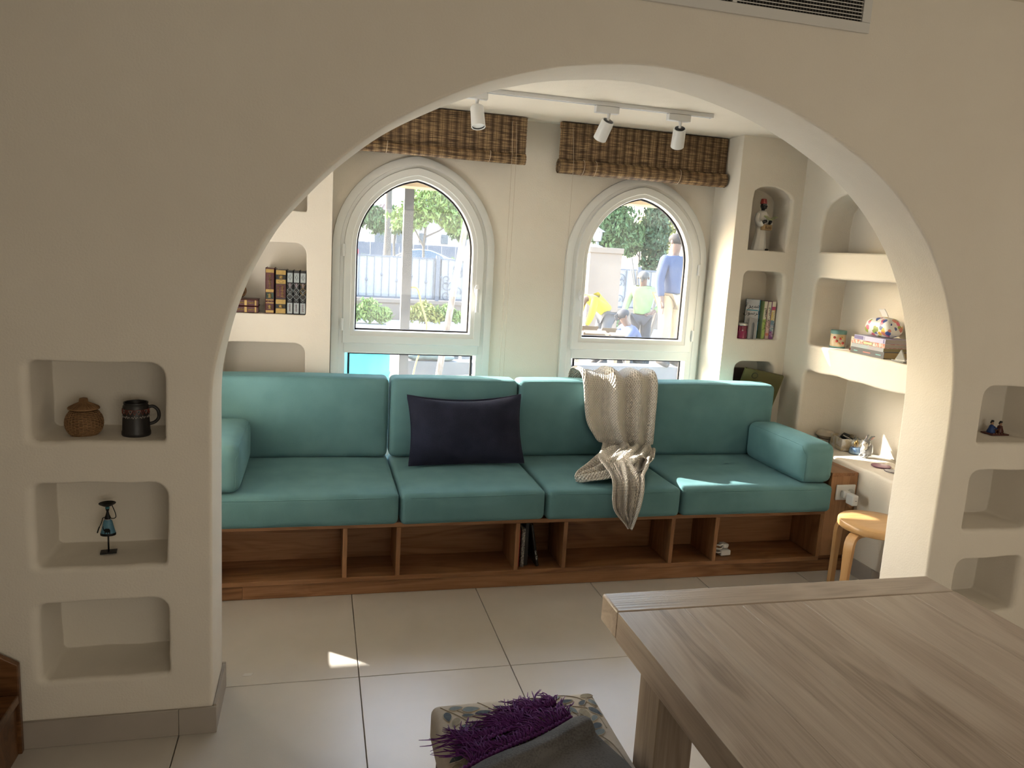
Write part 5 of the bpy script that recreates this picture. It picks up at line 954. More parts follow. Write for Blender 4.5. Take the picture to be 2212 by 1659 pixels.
rb = empty('rabbit_figurine', (3.085, 3.668, ZL), label='grey and white ceramic rabbit sitting on the right ledge', cat='figurine'); GRY = M('grey_glaze', (0.20, 0.205, 0.215), 0.2, coat=0.6, var=(20, (0.26, 0.265, 0.275), 0.3)); WGL = M('white_rabbit_glaze', (0.66, 0.62, 0.55), 0.25, coat=0.5); PNKG = M('pink_glaze', (0.50, 0.27, 0.24), 0.3)
m = MB(); m.ball((0, 0, 0.036), (0.038, 0.034, 0.036), 20, 12).ball((0.012, 0, 0.050), (0.028, 0.028, 0.036), 18, 12).ball((-0.012, 0.0, 0.084), (0.024, 0.022, 0.023), 18, 12).ball((-0.030, -0.014, 0.012), (0.016, 0.011, 0.011), 12, 8).ball((-0.030, 0.014, 0.012), (0.016, 0.011, 0.011), 12, 8).ball((0.036, 0, 0.022), (0.011, 0.011, 0.011), 10, 8); body_ = m.build('body', GRY, rb, smooth=180, remesh=0.003)
m = MB(); m.ball((-0.022, 0.0, 0.078), (0.0205, 0.0195, 0.0195), 16, 10).ball((-0.026, 0, 0.056), (0.015, 0.018, 0.018), 14, 10); m.build('face', WGL, rb, smooth=180, remesh=0.003)
for sg in (-1, 1):
    e_ = MB().tube([(-0.004, sg * 0.010, 0.100), (0.014, sg * 0.013, 0.116), (0.036, sg * 0.018, 0.122)], [0.006, 0.0105, 0.003], 10, flat=0.55).build('ear', GRY, rb, smooth=180); MB().tube([(0.002, sg * 0.015, 0.104), (0.015, sg * 0.0185, 0.114), (0.030, sg * 0.021, 0.118)], [0.003, 0.006, 0.002], 8, flat=0.5).build('inner_ear', PNKG, e_, smooth=180); MB().ball((-0.034, sg * 0.013, 0.086), 0.0028, 8, 6).build('eye', DARKG, rb, smooth=180); MB().ball((-0.028, sg * 0.010, 0.038), (0.010, 0.008, 0.008), 10, 7).build('paw', GRY, rb, smooth=180)
MB().ball((-0.043, 0, 0.079), 0.0025, 8, 6).build('nose', PNKG, rb, smooth=180); rb.rotation_euler = (0, 0, 0.35)
for lb, x, y, r, c, c2 in (('round purple-pink patterned coaster on the right ledge', 3.028, 3.472, 0.050, (0.26, 0.09, 0.16), (0.36, 0.17, 0.22)), ('small grey patterned coaster by the arch edge', 3.012, 3.372, 0.036, (0.30, 0.30, 0.34), (0.55, 0.53, 0.52))):
    q = empty('drink_coaster', (x, y, ZL), label=lb, cat='coaster'); MB().lathe([(0, 0), (r, 0), (r + 0.001, 0.002), (r, 0.005), (r - 0.004, 0.0055), (0, 0.0055)], 36, cap=False).build('disc', M('coaster_%d' % int(r * 1000), c, 0.4, var=(45, c2, 0.2)), q, smooth=40); MB().tube([(r * math.cos(a), r * math.sin(a), 0.004) for a in [2 * PI * j / 36 for j in range(36)]], 0.0016, 5, closed=True).build('rim', M('coaster_rim', (0.08, 0.04, 0.07), 0.5), q, smooth=180)

# ------------------------------------------------------------------ things in the bench cubbies
ZC = 0.0915; GC = 'books in the bench cubby'
book('thin red book standing first in the bench cubby', 0.010, 0.190, 0.15, M('red_cover', (0.36, 0.035, 0.02), 0.5), GC, (0.992, 3.500, ZC))
b = book('black and white patterned notebook standing in the bench cubby', 0.018, 0.198, 0.15, M('white_pattern_cover', (0.50, 0.48, 0.45), 0.5, var=(150, (0.06, 0.06, 0.06), 0.12)), GC, (1.013, 3.498, ZC)); 
for z in (0.010, 0.188): orn(b, 0, z, 0.010, 0.014, INK, 'lozenge')
book('black hardback standing upright behind the leaning book', 0.022, 0.225, 0.16, M('black_cover', (0.012, 0.012, 0.014), 0.5), GC, (1.0355, 3.515, ZC))
b = book('glossy black book leaning in the bench cubby, white lettering', 0.015, 0.222, 0.16, M('gloss_black_cover', (0.014, 0.014, 0.016), 0.25), GC, (1.094, 3.496, ZC + 0.001), rot=(0, math.radians(-11), 0), title='Cars Tale', tsize=0.013, tmat=WPR, tz=0.06, trot='down')
ad_ = empty('white_power_adapters', (2.152, 3.545, ZC), label='white power adapter with coiled cable in the right cubby', cat='adapter'); MB().cbox((0.008, 0, 0.016), (0.062, 0.05, 0.030), Euler((0, 0, 0.1)).to_matrix()).build('adapter_block', WHITEPLA, ad_, bevel=0.006, seg=3); MB().cbox((0.010, 0.01, 0.050), (0.052, 0.04, 0.026), Euler((0.1, 0.2, 0.5)).to_matrix()).build('plug_block', WHITEPLA, ad_, bevel=0.008, seg=3)
MB().tube(catmull([(-0.03 + 0.022 * math.cos(a), -0.005 + 0.02 * math.sin(a), 0.008 + 0.0032 * a) for a in [0.8 * j for j in range(24)]], 3), 0.003, 6).build('cable', WHITEPLA, ad_, smooth=180)
# scrap of paper on the floor tiles
tag(MB().add([(-0.02, -0.008, 0), (0.012, -0.01, 0), (0.02, 0.008, 0), (-0.012, 0.010, 0), (-0.02, -0.008, 0.0006), (0.012, -0.01, 0.0006), (0.02, 0.008, 0.0012), (-0.012, 0.010, 0.0006)], [(3, 2, 1, 0), (4, 5, 6, 7), (0, 1, 5, 4), (1, 2, 6, 5), (2, 3, 7, 6), (3, 0, 4, 7)]).build('paper_scrap', WPR, None, smooth=0, loc=(-0.235, 2.83, 0.0002)), 'tiny white scrap of paper on the floor tile by the left jamb', 'scrap')

# ------------------------------------------------------------------ outside the windows
GZ = -0.22
INDOOR_M = M
def M(name, col, *a, **k):
    """outdoor colours: one factor darkens each paint, so the yard bears a stronger sky"""
    e = 0.62  # darkening in the colour offsets the bright sky
    if 'var' in k and k['var']: k['var'] = (k['var'][0], tuple(c * e for c in k['var'][1]), *k['var'][2:])
    return INDOOR_M(name, tuple(c * e for c in col), *a, **k)
GROUND = M('sunny_sand_ground', (0.66, 0.62, 0.56), 0.95, var=(0.8, (0.58, 0.54, 0.48), 0.3))
ROAD = M('asphalt', (0.22, 0.22, 0.23), 0.9, var=(0.6, (0.18, 0.18, 0.19), 0.3))
def ext(name, mb, mat, **kw): return mb.build(name, mat, kind='structure', **kw)
ext('garden_ground', MB().box(-40, 60, 4.8, 24, GZ - 0.3, GZ).box(-40, -0.96, -10, 4.8, GZ - 0.3, GZ), GROUND, smooth=0)
ext('street', MB().box(-60, 90, 24, 140, GZ - 0.3, 0.10), ROAD, smooth=0)
# timber canopy and its steel post
CAN = M('raw_pine', (0.58, 0.45, 0.28), 0.7, var=(5, (0.50, 0.37, 0.22), 0.3), scale=(0.3, 4, 4)); STEEL = M('galvanised_post', (0.12, 0.13, 0.15), 0.5, 0.2, var=(14, (0.09, 0.10, 0.12), 0.3))
cn = empty('timber_canopy', (0.6, 4.9, 2.0), label='raw timber canopy edge across the top of both windows outside', cat='canopy')
MB().box(-1.5, 5, -0.12, 0.10, 0.0, 0.035).build('fascia_board', CAN, cn); MB().box(-1.5, 5, 0.06, 0.099, 0.036, 0.10).build('beam', CAN, cn)
MB().box(-5.6, -1.56, -3.0, 0.10, 0.105, 0.16).build('side_sun_block', CAN, cn)  # unseen roof added to block sun and trim the floor patch
MB().box(-0.030, 0.030, -0.030, 0.030, GZ, 2.0).build('steel_post', STEEL, None, loc=(0.552, 5.03, 0)); tag(bpy.data.objects['steel_post'], 'grey steel canopy post standing outside the left window', 'post')

# boundary fence: white sheeting behind iron bars on a low wall
FENW = M('white_sheeting', (0.50, 0.49, 0.49), 0.8, var=(18, (0.38, 0.375, 0.38), 0.3), bump=(30, 0.3, 0.02)); IRON = M('grey_iron', (0.14, 0.145, 0.17), 0.6); RENDERW = M('peach_render', (0.33, 0.25, 0.19), 0.9, var=(2, (0.30, 0.225, 0.17), 0.3))
FY = 20.0
fe = empty('garden_fence', (4.6, FY, 0.15), label='iron garden fence with white sheeting, seen across both windows', cat='fence')
MB().box(-5.6, 6.0, 0.02, 0.05, 0.18, 1.20).build('sheeting', FENW, fe, smooth=0)
for z in (0.17, 1.205): MB().box(-5.6, 6.0, -0.025, 0.015, z, z + 0.045).build('rail', IRON, fe)
def scroll(c, r, turns, ph, sx): return [(c[0] + sx * r * (1 - k / 26) ** 0.8 * math.cos(ph + turns * 2 * PI * k / 26), -0.03, c[1] + r * (1 - k / 26) ** 0.8 * math.sin(ph + turns * 2 * PI * k / 26)) for k in range(24)]
for i in range(60):
    x = -5.5 + i * 0.19
    if -0.98 < x < -0.70 or 2.7 < x < 3.9: continue
    MB().box(x - 0.011, x + 0.011, -0.035, -0.012, 0.19, 1.22).build('bar', IRON, fe, smooth=0)
    if i % 2: MB().ball((x, -0.024, 0.62 + 0.14 * (i % 4 == 1)), (0.035, 0.02, 0.045), 8, 5).build('bar_knot', IRON, fe)
for x in (-1.60, 2.62, 4.0): MB().box(x - 0.05, x + 0.05, -0.08, 0.02, 0.10, 1.32).build('fence_post', IRON, fe)
for x0 in (-1.22, 3.35):
    for j, (dz, sx) in enumerate(((0.42, 1), (0.72, -1), (1.0, 1), (0.56, -1), (0.86, 1), (0.30, -1))):
        MB().tube(scroll((x0 + 0.13 * sx, dz), 0.13, 1.35, -0.6 if sx > 0 else PI + 0.6, sx), 0.012, 5).build('scroll', IRON, fe, smooth=180)
    for dx in (-0.30, 0.30): MB().box(x0 + dx - 0.014, x0 + dx + 0.014, -0.035, -0.01, 0.19, 1.22).build('bar', IRON, fe, smooth=0)
ext('garden_low_wall', MB().box(-8, 14, FY - 0.18, FY + 0.12, GZ, 0.22).box(-8, 14, FY - 0.22, FY + 0.14, 0.22, 0.30), RENDERW)
CONC = M('grey_concrete', (0.20, 0.20, 0.20), 0.9, var=(5, (0.15, 0.15, 0.155), 0.3)); WHITEW = M('white_block', (0.42, 0.41, 0.40), 0.9)
ext('block_wall', MB().box(0.95, 9.0, 9.0, 9.25, GZ, 0.31), CONC)

def leaves(mb, c, rad, n, size, seed, shell=0.45):
    rnd = random.Random(seed)
    for _ in range(n):
        while True:
            d = Vector((rnd.gauss(0, 1), rnd.gauss(0, 1), rnd.gauss(0, 1)))
            if d.length > 0.1: break
        d.normalize(); k = shell + (1 - shell) * rnd.random() ** 0.5; lump = 0.72 + 0.4 * noise.noise(d * 2.3 + Vector((seed, 0, 0)))
        p = Vector(c) + Vector((d.x * rad[0], d.y * rad[1], d.z * rad[2])) * (k * lump); s = size * rnd.uniform(0.6, 1.3)
        R = Euler((rnd.uniform(0, 6.3), rnd.uniform(0, 6.3), rnd.uniform(0, 6.3))).to_matrix()
        a = R @ Vector((s, 0, 0)); b = R @ Vector((0, s * 0.42, 0)); e = R @ Vector((0, 0, s * 0.12)); mb.add([p - a, p + b + e, p + a, p - b + e], [(0, 1, 2, 3)])
LV = [M('leaf_light_green', (0.30, 0.40, 0.10), 0.7, var=(2.0, (0.20, 0.30, 0.07), 0.3)), M('leaf_mid_green', (0.15, 0.24, 0.07), 0.7, var=(2.0, (0.09, 0.16, 0.05), 0.3)), M('leaf_dark_green', (0.09, 0.15, 0.06), 0.7, var=(2.0, (0.05, 0.10, 0.04), 0.3)), M('leaf_yellow_green', (0.45, 0.42, 0.10), 0.7, var=(2.0, (0.30, 0.33, 0.09), 0.3))]
BARK = M('bark', (0.22, 0.18, 0.14), 0.95, var=(6, (0.14, 0.11, 0.09), 0.3), scale=(3, 3, 0.6))
def tree(name, label, base, h, blobs, mat, trunk_r, leaf, seed, cat='tree', group=None, forks=3):
    r = empty(name, base, label=label, cat=cat, group=group); rnd = random.Random(seed)
    if trunk_r:
        mb = MB(); mb.tube([(0, 0, 0), (0.03, 0, h * 0.4), (0.0, 0.02, h * 0.7), (0.05, 0, h)], [trunk_r, trunk_r * 0.8, trunk_r * 0.7, trunk_r * 0.5], 8)
        mb.build('trunk', BARK, r, smooth=60)
        for i in range(forks):
            c = blobs[i % len(blobs)][0]; MB().tube([(0, 0, h * (0.6 + 0.12 * i)), (c[0] * 0.5, c[1] * 0.5, (h * 0.8 + c[2]) / 2), c], [trunk_r * 0.5, trunk_r * 0.35, trunk_r * 0.15], 6).build('branch', BARK, r, smooth=60)
    for i, (c, rad, n) in enumerate(blobs):
        mb = MB(); leaves(mb, c, rad, n, leaf, seed + i); mb.build('foliage', mat, r, smooth=0, kind='stuff', recalc=False)
    return r
tree('flowering_tree', 'light green flowering street tree behind the fence in the left window', (3.4, 26, -0.2), 2.6, [((0.1, 0, 3.25), (1.15, 0.9, 0.85), 2200), ((-0.6, 0.1, 2.75), (0.8, 0.8, 0.55), 1100), ((1.0, 0, 2.8), (0.75, 0.7, 0.6), 1100)], LV[0], 0.06, 0.085, 3)
tree('leafy_tree', 'mid green tree at the left edge of the left window', (1.4, 34, 0), 3.0, [((0.0, 0, 3.1), (1.1, 1.0, 1.0), 1500), ((1.1, 0, 2.7), (0.9, 0.9, 0.7), 1000)], LV[1], 0.08, 0.12, 9)
tree('leafy_tree', 'mid green bushy tree left of the palm trunk', (3.9, 42, 0), 2.6, [((0.2, 0, 3.0), (1.3, 1.0, 0.9), 1800)], LV[1], 0.09, 0.13, 12)
tree('leafy_tree', 'dark green tree at the right edge of the left window', (6.8, 33, 0), 2.6, [((0.0, 0, 2.9), (1.5, 1.0, 0.9), 2000), ((-0.9, 0, 2.5), (0.8, 0.8, 0.6), 900)], LV[1], 0.08, 0.12, 15)
pt = empty('palm_trunk', (2.50, 30, 0), label='tall bare palm trunk behind the left window', cat='tree'); MB().tube([(0, 0, 0), (0.05, 0, 2.2), (0.02, 0, 5.2)], [0.17, 0.13, 0.12], 10).build('trunk', BARK, pt, smooth=60)
for i in range(9):
    a = 2 * PI * i / 9; MB().tube([(0, 0, 5.1), (0.7 * math.cos(a), 0.7 * math.sin(a), 5.6), (1.5 * math.cos(a), 1.5 * math.sin(a), 5.0)], [0.06, 0.10, 0.01], 5, flat=0.2).build('frond', LV[2], pt, smooth=60)
tree('conifer', 'tall dense dark green tree in the right window', (13.5, 30, 0), 5.0, [((0.0, 0, 2.6), (0.8, 0.8, 2.2), 2600), ((0.1, 0, 4.6), (0.75, 0.8, 1.6), 1500)], LV[2], 0.12, 0.12, 22)
tree('leafy_tree', 'broad green tree behind the lantern in the right window', (11.3, 30, 0), 3.4, [((0.0, 0, 3.2), (1.5, 1.0, 1.5), 3200), ((1.0, 0.2, 2.5), (1.2, 0.9, 1.0), 2000), ((-0.2, 0.2, 4.8), (1.6, 1.0, 1.0), 2000)], LV[1], 0.10, 0.13, 27)
tree('yellow_tree', 'yellow-green tree beside the conifer in the right window', (14.6, 34, 0), 3.0, [((-1.4, 0, 3.0), (1.3, 0.8, 1.3), 2200), ((0.9, 0, 3.2), (1.3, 0.9, 1.8), 2200), ((0.2, 0.3, 5.2), (2.0, 0.9, 1.2), 2200)], LV[3], 0.07, 0.11, 31)
for i, (x, y, rx, rz, n, mi, lb) in enumerate(((1.2, 18.6, 0.42, 0.40, 900, 0, 'low leafy shrub at the left below the fence'), (2.55, 18.8, 0.36, 0.36, 700, 3, 'low yellow-green shrub just right of the steel post'), (3.1, 18.8, 0.30, 0.32, 500, 0, 'low green shrub beside the leaning pole'), (7.0, 18.5, 0.45, 0.42, 700, 1, 'low shrub behind the green-shirted worker'))):
    tree('garden_shrub', lb, (x, y, GZ), 0.25, [((0, 0, 0.32), (rx, 0.35, rz * 0.9), n), ((-rx * 0.8, 0.05, 0.26), (rx * 0.7, 0.3, rz * 0.75), n // 2), ((rx * 0.75, -0.05, 0.22), (rx * 0.8, 0.3, rz * 0.65), n // 2)], LV[mi], 0.02, 0.055, 40 + i, 'shrub', 'garden shrubs', 1)
hd_ = tree('street_hedge', 'low clipped hedge along the street behind the car', (6.0, 52, 0.1), 0.2, [((x * 1.0 - 6, 0, 0.55), (0.8, 0.5, 0.5), 260) for x in range(13)], LV[0], 0, 0.12, 60, 'hedge')
# bare shrub behind the workers
bs = empty('bare_shrub', (6.35, 14.2, GZ), label='bare branching frangipani shrub behind the workers', cat='shrub')
for i in range(11):
    a = 2.4 * i; sx, sz = 0.62 * math.cos(a) * (0.4 + 0.6 * (i % 3) / 2), 1.5 + 0.42 * math.sin(i * 1.7)
    MB().tube([(0.02 * math.cos(a), 0.02 * math.sin(a), 0.1), (sx * 0.5, 0.2 * math.sin(a), sz * 0.55), (sx, 0.3 * math.sin(a), sz)], [0.035, 0.026, 0.014], 6).build('branch', M('pale_bark', (0.20, 0.175, 0.15), 0.9), bs, smooth=60)

# buildings
PINK = M('pink_plaster_house', (0.55, 0.44, 0.40), 0.9); SHADEW = M('window_dark', (0.10, 0.11, 0.13), 0.3); ROOFT = M('terracotta_roof', (0.42, 0.27, 0.21), 0.85, var=(3, (0.36, 0.22, 0.17), 0.3)); CREAMH = M('cream_house', (0.60, 0.52, 0.43), 0.9)
ab = empty('apartment_building', (13.5, 82, 0), label='pale pink flat-roofed building behind the trees in the left window', cat='building')
MB().box(-4.2, 6.0, 0, 8, 0, 8.0).build('wall', PINK, ab); MB().box(-4.4, 6.2, -0.2, 8.2, 8.0, 8.35).build('parapet', PINK, ab); MB().box(-5.6, -3.4, -0.6, 6, 0, 6.6).build('wing', CREAMH, ab)
for x in (-2.9, -0.6, 1.4, 3.4):
    for z in (2.2, 5.0, 6.3): MB().box(x - 0.35, x + 0.35, -0.06, 0.02, z, z + 0.95).build('window', SHADEW, ab, smooth=0)
MB().box(0.6, 2.6, -0.9, 0, 4.6, 5.3).build('balcony', PINK, ab)
hs = empty('tiled_house', (6.2, 70, 0), label='small house with a terracotta tiled hip roof behind the palm', cat='house')
MB().box(-2.0, 2.0, 0, 5, 0, 3.9).build('wall', CREAMH, hs)
MB().add([(-2.4, -0.4, 3.9), (2.4, -0.4, 3.9), (2.4, 5.4, 3.9), (-2.4, 5.4, 3.9), (-0.9, 2.0, 5.4), (0.9, 2.0, 5.4)], [(0, 1, 5, 4), (1, 2, 5), (2, 3, 4, 5), (3, 0, 4), (0, 3, 2, 1)]).build('roof', ROOFT, hs, smooth=0)
for i in range(7): MB().tube([(-2.2 + i * 0.73, -0.42, 3.93), (-0.8 + i * 0.27, 1.9, 5.33)], 0.07, 6).build('roof_ridge', ROOFT, hs, smooth=60)
for x in (-1.0, 0.9): MB().box(x - 0.4, x + 0.4, -0.05, 0.02, 1.6, 2.8).build('window', SHADEW, hs, smooth=0)
far = empty('terrace_house', (2.6, 95, 0), label='grey-roofed house far back at the left of the left window', cat='house'); MB().box(-3, 4, 0, 6, 0, 6.2).build('wall', CREAMH, far); MB().prism([(-3.4, 6.2), (4.4, 6.2), (0.5, 7.4)], -0.3, 6.3).build('roof', M('grey_roof', (0.35, 0.34, 0.35), 0.9), far, smooth=0)
for x in (-1.5, 1.6): MB().box(x - 0.5, x + 0.5, -0.05, 0.02, 3.4, 4.8).build('window', SHADEW, far, smooth=0)
sf = empty('street_fence', (6, 55, 0.1), label='dark panel fence on the far side of the street', cat='fence')
for i in range(16): MB().box(-7.5 + i * 1.0, -6.54 + i * 1.0, 0, 0.06, 0, 1.75).build('panel', M('dark_fence_panel', (0.16, 0.16, 0.19), 0.8), sf)

# parked car
CARP = M('silver_blue_paint', (0.50, 0.55, 0.62), 0.3, 0.4, coat=0.5); CARG = M('car_glass', (0.10, 0.13, 0.15), 0.08, spec=0.8); TYRE = M('tyre', (0.02, 0.02, 0.02), 0.8)
cr = empty('parked_car', (5.4, 45, 0.1), label='silver saloon car parked beyond the fence in the left window', cat='car')
prof = [(-2.25, 0.35), (-2.28, 0.62), (-2.1, 0.80), (-1.2, 0.93), (-0.65, 1.18), (-0.25, 1.40), (0.25, 1.48), (0.85, 1.44), (1.45, 1.24), (1.85, 1.06), (2.18, 1.02), (2.28, 0.85), (2.26, 0.35)]
mb = MB(); rings = []
for y, k in ((-0.86, 0.0), (-0.84, 0.02), (0.84, 0.02), (0.86, 0.0)): rings.append([(x * (1 - (0.03 if abs(y) > 0.85 else 0)), y * (1 - 0.26 * max(0, (z - 0.95) / 0.5)), z) for x, z in prof])
mb.loft(rings).build('body', CARP, cr, smooth=40, bevel=0.04)
gp = [(-1.02, 0.98), (-0.55, 1.20), (-0.18, 1.375), (0.25, 1.43), (0.82, 1.39), (1.35, 1.20), (1.55, 1.02), (1.0, 0.96)]
for sg in (-1, 1): MB().add([(x, sg * (0.872 * (1 - 0.26 * max(0, (z - 0.95) / 0.5))), z) for x, z in gp], [tuple(range(8))]).build('side_window', CARG, cr, smooth=0)
MB().add([(-1.16, -0.72, 0.96), (-1.16, 0.72, 0.96), (-0.30, 0.60, 1.395), (-0.30, -0.60, 1.395)], [(0, 1, 2, 3)]).build('windscreen', CARG, cr, smooth=0, loc=(-0.02, 0, 0.012))
for x in (-1.45, 1.42):
    for sg in (-1, 1):
        w_ = MB().lathe([(0.16, -0.1), (0.32, -0.1), (0.335, -0.07), (0.335, 0.07), (0.32, 0.1), (0.16, 0.1)], 24).build('wheel', TYRE, cr, smooth=40, loc=(x, sg * 0.80, 0.335), rot=(PI / 2, 0, 0))
        MB().lathe([(0.0, -0.09), (0.2, -0.09), (0.2, 0.09), (0.0, 0.09)], 16).build('hub', M('alloy', (0.5, 0.5, 0.52), 0.3, 0.9), w_, smooth=40)
MB().box(-0.95, -0.80, -1.02, -0.88, 0.95, 1.07).build('mirror', CARP, cr, bevel=0.03); MB().box(2.20, 2.29, -0.82, -0.45, 0.78, 0.95).build('tail_light', M('red_lamp', (0.5, 0.03, 0.02), 0.3), cr, bevel=0.02)
# delivery scooter
sc_ = empty('delivery_scooter', (2.35, 40, 0.1), label='dark delivery motorbike with a red box, far left in the left window', cat='motorbike')
for x in (-0.62, 0.62): MB().tube([(x + 0.27 * math.cos(a), 0, 0.30 + 0.27 * math.sin(a)) for a in [2 * PI * j / 20 for j in range(20)]], 0.05, 8, closed=True).build('wheel', TYRE, sc_, smooth=180)
MB().tube([(-0.62, 0, 0.3), (-0.2, 0, 0.6), (0.35, 0, 0.62), (0.62, 0, 0.3)], [0.04, 0.10, 0.10, 0.04], 8).build('frame', M('dark_blue_metal', (0.05, 0.06, 0.10), 0.4), sc_, smooth=60); MB().tube([(0.62, 0, 0.3), (0.45, 0, 0.8), (0.40, 0, 1.0)], 0.03, 6).tube([(0.38, -0.3, 1.02), (0.38, 0.3, 1.02)], 0.02, 6).build('fork', BLACKP, sc_, smooth=60)
MB().box(-0.35, 0.2, -0.12, 0.12, 0.68, 0.80).build('saddle', BLACKP, sc_, bevel=0.04); MB().box(-0.88, -0.40, -0.25, 0.25, 0.80, 1.30).build('top_box', M('red_box', (0.55, 0.04, 0.05), 0.5), sc_, bevel=0.03)
rk = MB().ball((0, 0, 0.42), (0.75, 0.6, 0.55), 18, 12).build('garden_boulder', M('mossy_stone', (0.33, 0.34, 0.19), 0.95, var=(4, (0.25, 0.26, 0.14), 0.3), bump=(6, 0.5, 0.1)), None, smooth=180, loc=(3.0, 36.4, 0.1)); tag(rk, 'round mossy boulder in front of the motorbike', 'boulder')
# pillar with lantern
gp_ = empty('gate_pillar', (5.98, 16, GZ), label='peach rendered gate pillar with a lantern on top in the right window', cat='pillar')
MB().box(-0.36, 0.36, -0.3, 0.3, 0, 1.98).build('shaft', RENDERW, gp_); MB().box(-0.39, 0.39, -0.33, 0.33, 1.98, 2.10).build('cap', RENDERW, gp_, bevel=0.01)
ln = empty('lantern', (5.86, 16, GZ + 2.10), label='white garden lantern standing on the peach pillar', cat='lantern'); LW = M('lantern_white', (0.30, 0.29, 0.30), 0.5)
MB().lathe([(0.13, 0), (0.12, 0.02), (0.04, 0.05), (0.03, 0.12), (0.08, 0.13)], 12).build('base', LW, ln, smooth=40); MB().lathe([(0.075, 0.13), (0.10, 0.33)], 4).build('glass', M('frosted_glass', (0.55, 0.53, 0.52), 0.4), ln, smooth=0)
MB().lathe([(0.17, 0.33), (0.16, 0.345), (0.05, 0.40), (0.02, 0.42), (0.0, 0.43)], 4).build('roof', LW, ln, smooth=0)
for j in range(4): a = PI / 2 * j; MB().tube([(0.078 * math.cos(a), 0.078 * math.sin(a), 0.13), (0.103 * math.cos(a), 0.103 * math.sin(a), 0.335)], 0.009, 5).build('bar', LW, ln)
# things standing in the yard
CY = M('cyan_paint', (0.02, 0.45, 0.52), 0.5, var=(5, (0.01, 0.38, 0.46), 0.35))
tank = empty('water_barrel', (0.42, 7.6, GZ), label='bright cyan plastic drum outside, low in the left window', cat='drum')
MB().lathe([(0.0, 0.0), (0.26, 0.0), (0.28, 0.02), (0.28, 0.30), (0.29, 0.32), (0.28, 0.34), (0.28, 0.60), (0.29, 0.62), (0.28, 0.64), (0.28, 0.90), (0.26, 0.93), (0.0, 0.93)], 32, cap=False).build('drum', CY, tank, smooth=40); MB().lathe([(0.05, 0.93), (0.05, 0.96), (0.0, 0.96)], 16, (0.13, 0.05), cap=False).build('bung', CY, tank, smooth=40)
MB().box(-0.13, 0.13, -0.12, 0.12, 0, 0.62).build('cement_block', M('beige_block', (0.42, 0.36, 0.31), 0.95), None, loc=(0.855, 9.0, GZ), bevel=0.01); tag(bpy.data.objects['cement_block'], 'beige block standing beside the cyan drum', 'block')
tarp = MB()
for i, (x, z, r) in enumerate(((1.15, 0.36, 0.05), (1.28, 0.375, 0.065), (1.40, 0.36, 0.05), (1.50, 0.345, 0.035))): tarp.ball((x, 9.1, z), (0.13, 0.1, r), 10, 7)
tag(tarp.build('tarpaulin', M('green_tarpaulin', (0.20, 0.24, 0.22), 0.8, var=(20, (0.14, 0.17, 0.16), 0.3)), None, remesh=0.018), 'crumpled grey-green tarpaulin lying on the block wall', 'tarpaulin')
OLDW = M('weathered_plank', (0.22, 0.165, 0.12), 0.9, var=(9, (0.36, 0.33, 0.30), 0.12), scale=(3, 3, 0.6))
ld = empty('wooden_trestle', (1.25, 8, GZ), label='weathered wooden pole leaning outside the left window with a cross plank', cat='trestle')
MB().tube([(-0.06, 0, 0.0), (0.02, 0.02, 0.6), (0.30, 0.06, 2.6)], [0.036, 0.036, 0.032], 8).build('pole', OLDW, ld, smooth=60); MB().cbox((0.22, -0.05, 0.50), (0.45, 0.03, 0.085), Euler((0, -0.08, 0)).to_matrix()).build('cross_plank', OLDW, ld)
MB().tube([(0.52, 0.4, 0.0), (0.32, 0.08, 2.5)], 0.032, 8).build('pole', OLDW, ld, smooth=60)
wc = empty('white_column', (2.02, 10.4, GZ), label='white square column at the right edge of the left window', cat='column'); MB().box(-0.09, 0.09, -0.09, 0.09, 0, 1.86).build('shaft', WHITEW, wc); MB().box(-0.13, 0.13, -0.13, 0.13, 1.72, 1.90).build('cap', WHITEW, wc)
MB().box(-0.52, 0.52, -0.2, 0.2, 0, 0.10).build('white_plinth_block', WHITEW, None, loc=(1.42, 10.2, 0.52)); tag(bpy.data.objects['white_plinth_block'], 'long white slab lying low behind the leaning pole', 'slab')
MB().box(-0.42, -0.36, -0.15, 0.15, GZ - 0.52, 0).box(0.36, 0.42, -0.15, 0.15, GZ - 0.52, 0).build('slab_foot', CONC, bpy.data.objects['white_plinth_block'])
cb = MB().tube(catmull([(0.585, 5.03, 1.38), (0.63, 5.03, 1.37), (0.66, 5.04, 1.27), (0.70, 5.06, 1.15), (0.695, 5.08, 1.02), (0.64, 5.1, 0.85), (0.60, 5.1, 0.5), (0.60, 5.1, GZ)], 5), 0.006, 6).build('yellow_cable', M('yellow_cable_rubber', (0.55, 0.45, 0.16), 0.6), None, smooth=180); tag(cb, 'thin yellowish cable hanging from the steel post', 'cable')

# ------------------------------------------------------------------ people working in the yard
def skin_mesh(name, V, Eg, root, mat, parent, sub=1):
    """V: {key: (x, y, z, r)}; a Skin + Subdivision surface grown over the edges"""
    ks = list(V); ix = {k: i for i, k in enumerate(ks)}; me = bpy.data.meshes.new(name)
    me.from_pydata([V[k][:3] for k in ks], [(ix[a], ix[b]) for a, b in Eg], []); me.materials.append(mat)
    o = bpy.data.objects.new(name, me); C.objects.link(o); o.parent = parent
    md = o.modifiers.new('skin', 'SKIN'); md.use_smooth_shade = True
    lay = me.skin_vertices[0].data
    for k, i in ix.items():
        r = V[k][3]; lay[i].radius = r if isinstance(r, tuple) else (r, r); lay[i].use_root = (k == root)
    q = o.modifiers.new('sub', 'SUBSURF'); q.levels = sub; q.render_levels = sub
    return o
SKINC = M('warm_skin', (0.17, 0.09, 0.06), 0.6)
